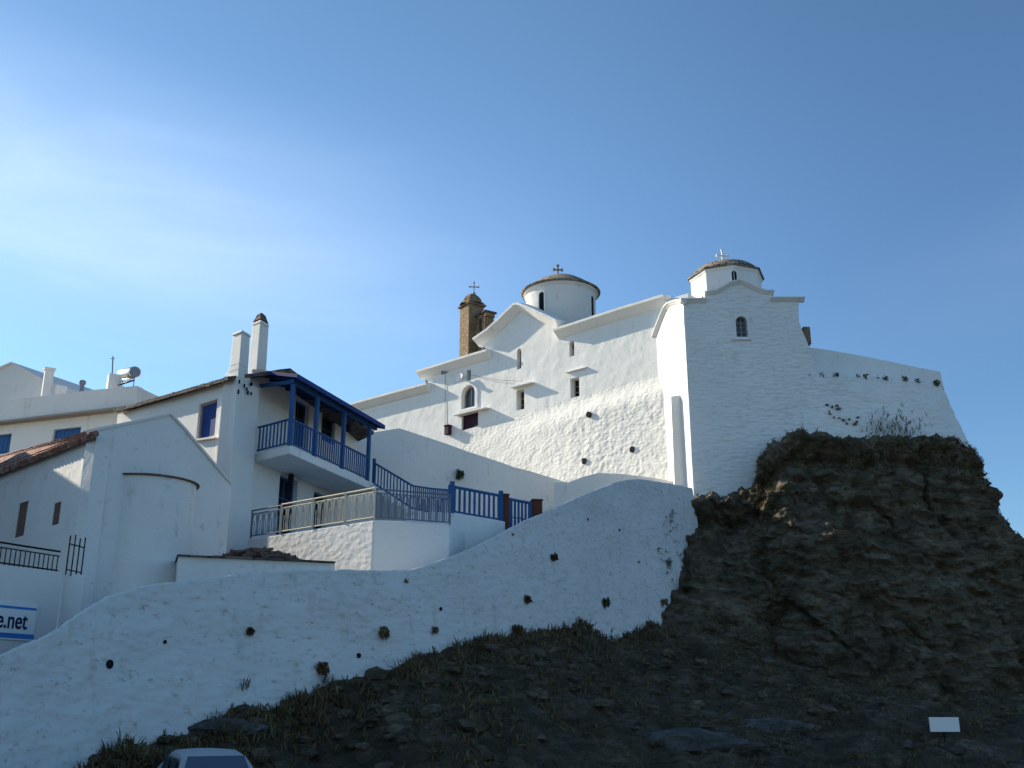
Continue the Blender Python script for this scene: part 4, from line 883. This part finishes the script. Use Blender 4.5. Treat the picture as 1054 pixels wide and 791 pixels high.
pbox('chimney', 42.5, 54, 380, 409, 48.6, .9, M['farhouse'], hc_, extra=1)
pbox('roof_hut', 107.5, 124, 384.5, 402, 46, .9, M['farhouse'], hc_)
pbox('roof_hut', 54, 67, 396, 406, 48.6, .7, M['farhouse'], hc_)
ven = MB(); c = P(84, 401, 47.5); ven.tube([c-Vector((0, 0, .5)), c+Vector((0, 0, .22))], .10, 10); ven.lathe(c+Vector((0, 0, .34)), [(0, -.15), (.14, -.1), (.17, 0), (.14, .1), (0, .15)], 12); ven.build('roof_vent', M['greyshademetal'], hc_, smooth=True)
gh = thing('gabled_house', 'grey white gabled house at the far left behind the flat roof', 'house', P(10, 410, 56)-Vector((0, 0, 5)))
GHW = Wall(P(60, 400, 54), V2(P(60, 400, 54))+Vector((-.9, .43))*12); gq = [GHW.uz(*q) for q in ((46, 404), (45, 391), (13, 373.5), (-30, 392), (-70, 410))]
MB().wallprism(GHW, [(gq[0][0], 8)]+gq+[(gq[-1][0], 8)], 0, -.3).build('gable_wall', M['farhouse'], gh)
pbx = [(u, z+.02) for u, z in gq]; r_ = MB()
for a, b in zip(pbx, pbx[1:]):
    q = [GHW.pt(*a, .12), GHW.pt(*b, .12), GHW.pt(*b, -7), GHW.pt(*a, -7)]; slab(r_, q, .1)
r_.build('roof', M['farhouse'], gh)
an = MB(); c = P(115.5, 385, 46.3); tpn = P(116.3, 367, 46.3); an.tube([c, tpn], .03, 6); an.tube([tpn-Vector((.1, 0, .12)), tpn+Vector((.1, 0, -.12))], .02, 5); tag(an.build('antenna', M['cable'], loc=c), 'thin mast antenna on the roof hut left of the solar heater', 'antenna')
so_ = thing('solar_heater', 'roof solar water heater with shiny horizontal tank on thin legs', 'solar heater', P(133, 398, 45))
ta_, tb_ = P(139, 383.5, 46.2), P(126.5, 386, 48.2); dd = (tb_-ta_).normalized()
sb = MB(); sb.tube([ta_, ta_+dd*.03, ta_+dd*.05, tb_-dd*.05, tb_], [.20, .27, .29, .29, .22], 20); sb.build('tank', M['steel'], so_, smooth=True, ang=50)
sb = MB(); sb.tube([ta_-dd*.03, ta_+dd*.04], [.24, .25], 20); sb.build('end_cap', M['greyshademetal'], so_)
pn = MB(); p0, p1 = ta_+Vector((.05, -.05, -.36)), tb_+Vector((.05, -.05, -.36)); dn = Vector((-.55, -.35, -.36)); slab(pn, [p0, p1, p1+dn, p0+dn], .08); pn.build('collector_panel', M['glass'], so_)
for p in (ta_, tb_, ta_+dn*.7+Vector((0, 0, -.3)), tb_+dn*.7+Vector((0, 0, -.3))): MB().bar(p-Vector((0, 0, .2)), Vector((p.x, p.y, rfz)), .035, .035, up=(1, 0, 0)).build('leg', M['greyshademetal'], so_)

# ================================================================== UNSEEN HOUSE ADDED OUT OF FRAME AT THE LEFT (to shade the chapel side wall)
def shade_house(label, c, sx, sy, z0, z1, rz=.1):
    h = thing('flat_roofed_house', label, 'house', (c[0], c[1], z0)); mb = MB(); mb.box((c[0], c[1], (z0+z1)/2), sx, sy, z1-z0, rz); w = mb.build('wall', M['farhouse'], h, bevel=.04)
    mb = MB(); mb.box((c[0], c[1], z1-.02), sx+.3, sy+.3, .12, rz); mb.build('roof', M['farhouse'], h, bevel=.03)
    for k in (-1, 1):
        mb = MB(); q = Vector((c[0], c[1], (z0+z1)/2+1))+Matrix.Rotation(rz, 3, 'Z') @ Vector((sx/2, k*sy*.25, 0)); mb.box(q, .12, 1.0, 1.3, rz); mb.build('window_shutter', M['bluedark'], h)
shade_house('unseen pale flat roofed house added left of the chapel to shade its side wall', (-25.5, 27.5), 10, 13.5, 0, 12.65)
# ================================================================== THINGS ON THE WALLS, PLANTS
def on_ramp(px, py):
    best = None
    for i in range(0, NS+1):
        c = pth[i]
        if abs(proj(c)[0]-px) > 60: continue
        q = P(px, py, c.y); v = ramp_face(i, q.z); z = q.z
        for _ in range(2): z = P(px, py, v.y).z; v = ramp_face(i, z)
        a = proj(v); e = (a[0]-px)**2+(a[1]-py)**2
        if best is None or e < best[0]: best = (e, v, nrm[i])
    return best[1], best[2]
def blades(mb, c, n, size, nrm_, spread=.9, up=.5, w=.018, leaf=False, droop=.0):
    c = Vector(c); nn = Vector(nrm_)
    for _ in range(n):
        d = Vector((rnd.gauss(0, spread), rnd.gauss(0, spread), rnd.gauss(0, spread)))+nn*.8+Vector((0, 0, up)); d.normalize()
        L = size*rnd.uniform(.45, 1.1)*(.55 if leaf else 1); s = d.cross(Vector((rnd.gauss(0, 1), rnd.gauss(0, 1), rnd.gauss(0, 1)))).normalized()*w*rnd.uniform(.6, 1.5)
        p = c+Vector((rnd.uniform(-.36, .36), rnd.uniform(-.36, .36), rnd.uniform(-.36, .36)))*size*(1.0 if leaf else .5); m = p+d*L*.55+Vector((0, 0, .08*size)); e = p+d*L-Vector((0, 0, (droop+.12)*L))
        if leaf: k = len(mb.v); mb.v += [tuple(p), tuple(m+s), tuple(e), tuple(m-s)]; mb.f.append((k, k+1, k+2, k+3))
        else: k = len(mb.v); mb.v += [tuple(p-s), tuple(p+s), tuple(m+s*.8), tuple(m-s*.8), tuple(e)]; mb.f += [(k, k+1, k+2, k+3), (k+3, k+2, k+4)]
    return mb
def plant(px, py, size, label, m='dry', n=60, where=None, name='wall_plant', w=.02, leaf=True, up=.1, droop=.3, spread=.8, grp='plants rooted in the ramp wall'):
    c, nn = where or on_ramp(px, py); mb = MB(); size *= .66 if leaf else 1; n = int(n*.8); w *= .75; blades(mb, c+nn*size*.25, n, size, nn, spread, up, w, leaf, droop)
    o = mb.build(name, M[m], loc=c); tag(o, label, 'plant', grp); return o
plant(568, 574, .36, 'dark tuft high on the ramp wall below the blue gate', 'rust', 120, w=.05)
plant(541, 617, .34, 'dark tuft low on the ramp wall, below the tuft near the gate', 'rust', 110, w=.045)
plant(622, 621, .46, 'green bushy plant low on the ramp wall left of the rock', 'green', 130, w=.05)
plant(393, 651, .36, 'dark drooping tuft in the middle of the ramp wall', 'dry', 130, w=.05, droop=.6)
plant(447, 649, .26, 'small dark tuft in the ramp wall right of the drooping tuft', 'dry', 90, w=.04)
plant(530, 651, .52, 'brown shrub at the foot of the ramp wall where the earth meets it', 'rust', 260, w=.05)
plant(255, 650, .24, 'round brown tuft on the bare left half of the ramp wall', 'rust', 110, w=.045)
plant(330, 689, .42, 'reddish bushy weed on the ramp wall just above the dark earth', 'rust', 200, w=.045, up=.6)
plant(331, 702, .34, 'thin stalks growing below the reddish bushy weed', 'dry', 24, w=.012, leaf=False, up=1.2, spread=.35)
plant(250, 709, .36, 'thin upright weed with small heads at the foot of the ramp wall', 'dry', 26, w=.014, leaf=False, up=1.4, spread=.4)
plant(687, 579, .38, 'small plant with trailing stems near the right end of the ramp wall', 'green', 70, w=.03, droop=.6)
plant(683, 620, .42, 'dark weed low at the right end of the ramp wall', 'dry', 90, w=.04)
plant(657, 579, .14, 'tiny tuft near the top right of the ramp wall', 'dry', 30, w=.03)
plant(418, 598, .17, 'tiny tuft just below the crest of the ramp under the terrace', 'dry', 40, w=.03)
plant(528, 550, .12, 'tiny tuft in the ramp wall just under the brown gate post', 'dry', 30, w=.03)
q = cw.px(472, 489, 0); plant(0, 0, .55, 'green tuft growing from the shaded courtyard wall above the picket fence', 'green', 160, (q, Vector((cw.n.x, cw.n.y, 0))), w=.05, grp='plants rooted in the courtyard wall')
q = P(847, 487, 44.15); plant(0, 0, .42, 'yellow flowering plant on the dark rock under the rampart', 'yellow', 46, (q, Vector((0, -1, 0))), name='flowering_plant', w=.05, grp='flowers on the rock'); 
q = P(852, 494, 44.1); plant(0, 0, .3, 'thin yellow spray hanging below the flowering plant', 'yellow', 12, (q, Vector((0, -1, -.6))), name='flowering_plant', w=.03, up=-.8, grp='flowers on the rock')
# drain holes: dark pipe mouths
for px, py, r in ((112, 684, .085), (370, 675, .06), (604, 535, .05), (637, 546, .05), (170, 661, .04), (452, 627, .05)):
    c, nn = on_ramp(px, py); mb = MB(); mb.tube([c-nn*.3, c+nn*.03], [r, r], 12); o = mb.build('drain_hole', M['dark'], rt)
# stalks beside the right end of the ramp, pinkish dry twigs
mb = MB()
for k in range(26):
    c, nn = on_ramp(rnd.uniform(676, 702), rnd.uniform(525, 600)); blades(mb, c, 5, .3, nn, .7, .2, .012, False, .3)
tag(mb.build('grass', M['dry']), kind='stuff')
# scrub along the foot of the ramp wall
mb = MB(); mb2 = MB()
for i in range(60, NS, 1):
    c = pth[i]; n = nrm[i]
    for k in range(14):
        o = 0.45+abs(rnd.gauss(0, .55)); q = c+n*o; q = Vector((q.x+rnd.uniform(-.1, .1), q.y, 0)); q.z = ground_z(q.x, q.y)+.02
        den = noise.noise(Vector((i*.09, 0, 4)))
        if rnd.random() < .45+.9*den: blades(mb if rnd.random() < .7 else mb2, q, 4, rnd.uniform(.12, .36)*(1.0+.8*max(0, den)), Vector((0, 0, .6)), .5, .6, .014)
tag(mb.build('grass', M['dry']), kind='stuff'); tag(mb2.build('grass', M['rust']), kind='stuff')
# scrub over the slope and the rock
mb = MB(); mb2 = MB()
for _ in range(9000):
    a = rnd.uniform(ta(90), ta(1080)); D, zb = lerp_tab(FOOT, a); y = D-abs(rnd.gauss(0, 1))*D*.25
    if y < D*.45: continue
    X = a*y
    if noise.noise(Vector((X*.5, y*.7, 2))) < -.05: continue
    q = Vector((X, y, ground_z(X, y))); blades(mb if rnd.random() < .75 else mb2, q, 5, rnd.uniform(.08, .26), Vector((0, 0, .5)), .6, .6, .012)
ms = MB()
ICO = bmesh.new(); bmesh.ops.create_icosphere(ICO, subdivisions=2, radius=1); iv = [v.co.copy() for v in ICO.verts]; if_ = [[v.index for v in f.verts] for f in ICO.faces]; ICO.free()
for _ in range(900):
    a_ = rnd.uniform(ta(90), ta(1080)); D, zb = lerp_tab(FOOT, a_); y = D-.3-abs(rnd.gauss(0, 1))*D*.2
    if y < D*.5: continue
    q = Vector((a_*y, y, ground_z(a_*y, y))); s_ = rnd.choice((.06, .08, .1, .14, .2, .3 if rnd.random() < .4 else .12)); o3 = Vector((rnd.random()*50, rnd.random()*50, 0)); an_ = rnd.random()*6; m3 = Matrix.Rotation(an_, 3, 'Z')
    ms.add([q+m3 @ Vector((v.x*1.3, v.y, v.z*.6))*s_*(1+.55*noise.noise(v*1.3+o3)+.2*noise.noise(v*3+o3)) for v in iv], if_)
tag(ms.build('gravel', M['rock'], smooth=True, ang=25), kind='stuff')
rock_o = bpy.data.objects['rock']; rv = rock_o.data.vertices; nv = len(rv)
rng2 = range(0, nv)
ncol = len(rows[0]) if False else None
RC = (14*34+2*10+1)
for _ in range(26000):
    k = rnd.randrange(nv); r, c = divmod(k, RC)
    if c > 14*34: continue
    q = rock_o.matrix_world @ rv[k].co; z01 = r/NR
    brow = r < 34 and c > 134
    dens_ = .85 if brow else (.5 if r < 14 else .16)
    if noise.noise(q*.55) < (-.35 if brow else .02): dens_ *= .15
    if rnd.random() > dens_: continue
    n = rv[k].normal
    blades(mb if rnd.random() < .7 else mb2, q+Vector(n)*.02, 5, rnd.uniform(.10, .30)*(1.15 if brow else .9), Vector((n.x*.7, n.y*.7, .4)), .6, .35, .014, False, .35)
tag(mb.build('scrub', M['dry']), kind='stuff'); tag(mb2.build('scrub', M['rust']), kind='stuff')
# weeds on the rampart ledge
mb = MB()
for px, py, s, n in ((835, 378, .2, 14), (850, 384, .35, 40), (858, 387, .42, 60), (864, 389, .3, 30), (880, 394, .3, 30), (893, 397, .42, 50), (903, 394, .38, 8), (913, 402, .36, 60), (925, 401, .3, 40), (934, 397, .50, 110), (945, 398, .38, 60), (955, 399, .48, 130), (962, 400, .52, 140), (966, 403, .5, 120)):
    best = min(cols_lw, key=lambda v: abs(proj(v)[0]-px)); blades(mb, best+Vector((rnd.uniform(-.2, .2), -.02, -.04)), max(3, int(n*.7)), s*.62, Vector((0, -.5, .3)), .8, .3, .035, True, .3)
tag(mb.build('grass', M['dry']), kind='stuff')
# scrubby twigs on the lower rampart wall near the rock
mb = MB()
for _ in range(110):
    px = rnd.gauss(922, 16); py = 448-abs(rnd.gauss(0, 11)); q = P(px, py, 45.95); blades(mb, q, 3, .34, Vector((0, -.4, .5)), .5, .9, .012, False, .1)
tag(mb.build('scrub', M['dry']), kind='stuff')
# bare patches where the whitewash fell off: small open joints
mb = MB()
for zx, zy in ((170, 430), (200, 440), (228, 432), (236, 450), (183, 470), (188, 482), (210, 502), (240, 505), (262, 512), (268, 520), (300, 510), (340, 525), (350, 500), (285, 535), (330, 540)):
    q = P(820+zx/5.55, 340+zy/5.55, 46.02); mb = MB(); w_ = .04+.08*rnd.random(); h_ = .03+.05*rnd.random(); pts = [q+Vector((w_*math.cos(k*.9)*rnd.uniform(.5, 1.3), 0, h_*math.sin(k*.9)*rnd.uniform(.5, 1.3))) for k in range(7)]; mb.poly3([p+Vector((0, -.10, 0)) for p in pts], [p+Vector((0, .1, 0)) for p in pts]); mb.build('open_joint', M['tileold'], rp_)
# signboard on the slope, bottom right
sY = 24.0
while sY < 42 and P(972, 754, sY).z > ground_z(P(972, 754, sY).x, sY): sY += .1
sY -= .35
sg = thing('signboard', 'small blank white signboard on the dark slope at the lower right', 'sign', P(972, 760, sY)-Vector((0, 0, .3)))
c = P(972, 746, sY); w_ = P(987, 746, sY).x-P(957, 746, sY).x; mb = MB(); mb.box(c, w_, .03, P(972, 738.5, sY).z-P(972, 753.5, sY).z, -.05); mb.build('panel', M['whitepaint'], sg, bevel=.005)
MB().bar((c.x, c.y+.05, c.z), (c.x, c.y+.05, ground_z(c.x, c.y)-.3), .06, .06, up=(1, 0, 0)).build('post', M['iron'], sg)

M['palerock'] = rockmat('pale_slab_rock', (0.10, 0.10, 0.095), (0.17, 0.17, 0.165), (0.25, 0.245, 0.235))
for px, py, s3, lab in ((708, 771, (1.9, .9, .45), 'broad pale grey rock slab at the bottom of the slope below the ramp end'), (792, 752, (1.1, .6, .3), 'smaller pale grey rock right of the broad slab on the slope'), (228, 752, (.9, .4, .22), 'flat grey ledge of rock on the slope above the car')):
    y = 14.0
    while y < 44 and P(px, py, y).z > ground_z(P(px, py, y).x, y): y += .1
    c = P(px, py, y); mb = MB(); bmq = bmesh.new(); bmesh.ops.create_icosphere(bmq, subdivisions=4, radius=1); m3 = Matrix.Rotation(.25, 3, 'Z')
    vs = [c+m3 @ Vector((v.co.x*s3[0], v.co.y*s3[1], v.co.z*s3[2]))*(1+.35*noise.noise(v.co*1.2+c)+.14*noise.noise(v.co*3.5+c)+.06*noise.noise(v.co*9+c)) for v in bmq.verts]; mb.add(vs, [[v.index for v in f.verts] for f in bmq.faces]); bmq.free()
    tag(mb.build('boulder', M['palerock'], loc=c, smooth=True, ang=30), lab, 'boulder', 'pale rocks on the slope')

# ================================================================== CAR, only its roof rises into the frame
M['carpaint'] = paint('silver_car_paint', (.34, .38, .40), .3, .04); g, t_, b_ = mat('car_glass', 0.06, 0.8); b_.inputs['Base Color'].default_value = (0.06, 0.085, 0.13, 1); v_ = coords(t_); bump(t_, b_, tnoise(t_, v_, 2, 2), 0.05, 0.02); M['car_glass'] = g
M['rubber'] = paint('rubber', (.02, .02, .02), .8, .1)
cz = -.26; cpos = P(203, 771, 18.0); CX, CY = cpos.x, cpos.y; ht = cpos.z-cz
car = thing('parked_car', 'pale silver car at the bottom edge showing only its roof and rear glass', 'car', (CX, CY+.3, cz)); yaw = R(24)
cw_ = lambda x_, y, z: (lambda x: Vector((CX+x*math.cos(yaw)-y*math.sin(yaw), CY+.3+x*math.sin(yaw)+y*math.cos(yaw), cz+z*ht/1.46)))(x_*.86)
# x = across, y = along (front positive)
sec = [(-1.85, .55, .80, .70), (-1.80, .35, .95, .76), (-1.5, .25, .98, .80), (-.6, .22, 1.0, .84), (.6, .22, 1.0, .84), (1.4, .25, .98, .82), (1.85, .32, .85, .78), (2.0, .45, .72, .66)]
mb = MB(); rows = []
for y, z0, z1, hw in sec:
    rows.append([cw_(x, y, z) for x, z in ((-hw*.9, z0), (-hw, (z0+z1)/2), (-hw*.97, z1-.06), (-hw*.86, z1), (0, z1+.03), (hw*.86, z1), (hw*.97, z1-.06), (hw, (z0+z1)/2), (hw*.9, z0), (0, z0-.02), (-hw*.9, z0))])
mb.grid(rows); mb.f += [tuple(range(10)), tuple((len(rows)-1)*11+k for k in range(9, -1, -1))]; mb.build('body', M['carpaint'], car, smooth=True, ang=40)
cab = [(-1.78, .96, .74, 1.0), (-1.62, 1.26, .64, 1.26), (-1.35, 1.42, .56, 1.40), (-.7, 1.46, .57, 1.44), (.1, 1.44, .56, 1.42), (.5, 1.34, .58, 1.33), (1.15, .98, .74, .99)]
mb = MB(); rows = []
for y, z, hw, _ in cab: rows.append([cw_(x, y, q) for x, q in ((-hw-.12*max(0, z-1.0), .95 if z > 1 else z-.02), (-hw*1.0, z-.05 if z > 1.1 else z), (-hw*.86, z-.005), (-hw*.4, z+.015), (0, z+.02), (hw*.4, z+.015), (hw*.86, z-.005), (hw, z-.05 if z > 1.1 else z), (hw+.12*max(0, z-1.0), .95 if z > 1 else z-.02))])
mb.grid(rows); mb.build('roof', M['carpaint'], car, smooth=True, ang=50)
rg = MB(); rg.add([cw_(-.60, -1.76, 1.02), cw_(.60, -1.76, 1.02), cw_(.50, -1.50, 1.36), cw_(-.50, -1.50, 1.36)], [(0, 1, 2, 3)]); rg.v = [tuple(Vector(v)+(cw_(0, -.06, .03)-cw_(0, 0, 0))) for v in rg.v]; rg.build('rear_window', M['car_glass'], car)
for s in (-1, 1):
    for y0, y1 in ((-1.25, -.45), (-.35, .55)):
        g_ = MB(); g_.add([cw_(s*.655, y0, 1.0), cw_(s*.655, y1, 1.0), cw_(s*.60, y1-.15, 1.34), cw_(s*.60, y0+.05, 1.34)], [(0, 1, 2, 3)]); g_.v = [tuple(Vector(v)+(cw_(s*.03, 0, 0)-cw_(0, 0, 0))) for v in g_.v]; g_.build('side_window', M['car_glass'], car)
    for y in (-1.25, 1.3):
        a, b = cw_(s*.62, y, .32), cw_(s*.84, y, .32); w = MB().tube([a, b], .32, 22).build('wheel', M['rubber'], car); MB().tube([b-(b-a)*.02, b+(b-a)*.04], .19, 16).build('rim', M['steel'], w)
    l = MB(); l.box(cw_(s*.66, -1.86, .82), .2, .08, .16, yaw); l.build('tail_light', M['brown'], car)
wsn = MB(); wsn.add([cw_(-.62, 1.10, 1.02), cw_(.62, 1.10, 1.02), cw_(.52, .56, 1.33), cw_(-.52, .56, 1.33)], [(0, 1, 2, 3)]); wsn.v = [tuple(Vector(v)+(cw_(0, .03, .04)-cw_(0, 0, 0))) for v in wsn.v]; wsn.build('windscreen', M['car_glass'], car)
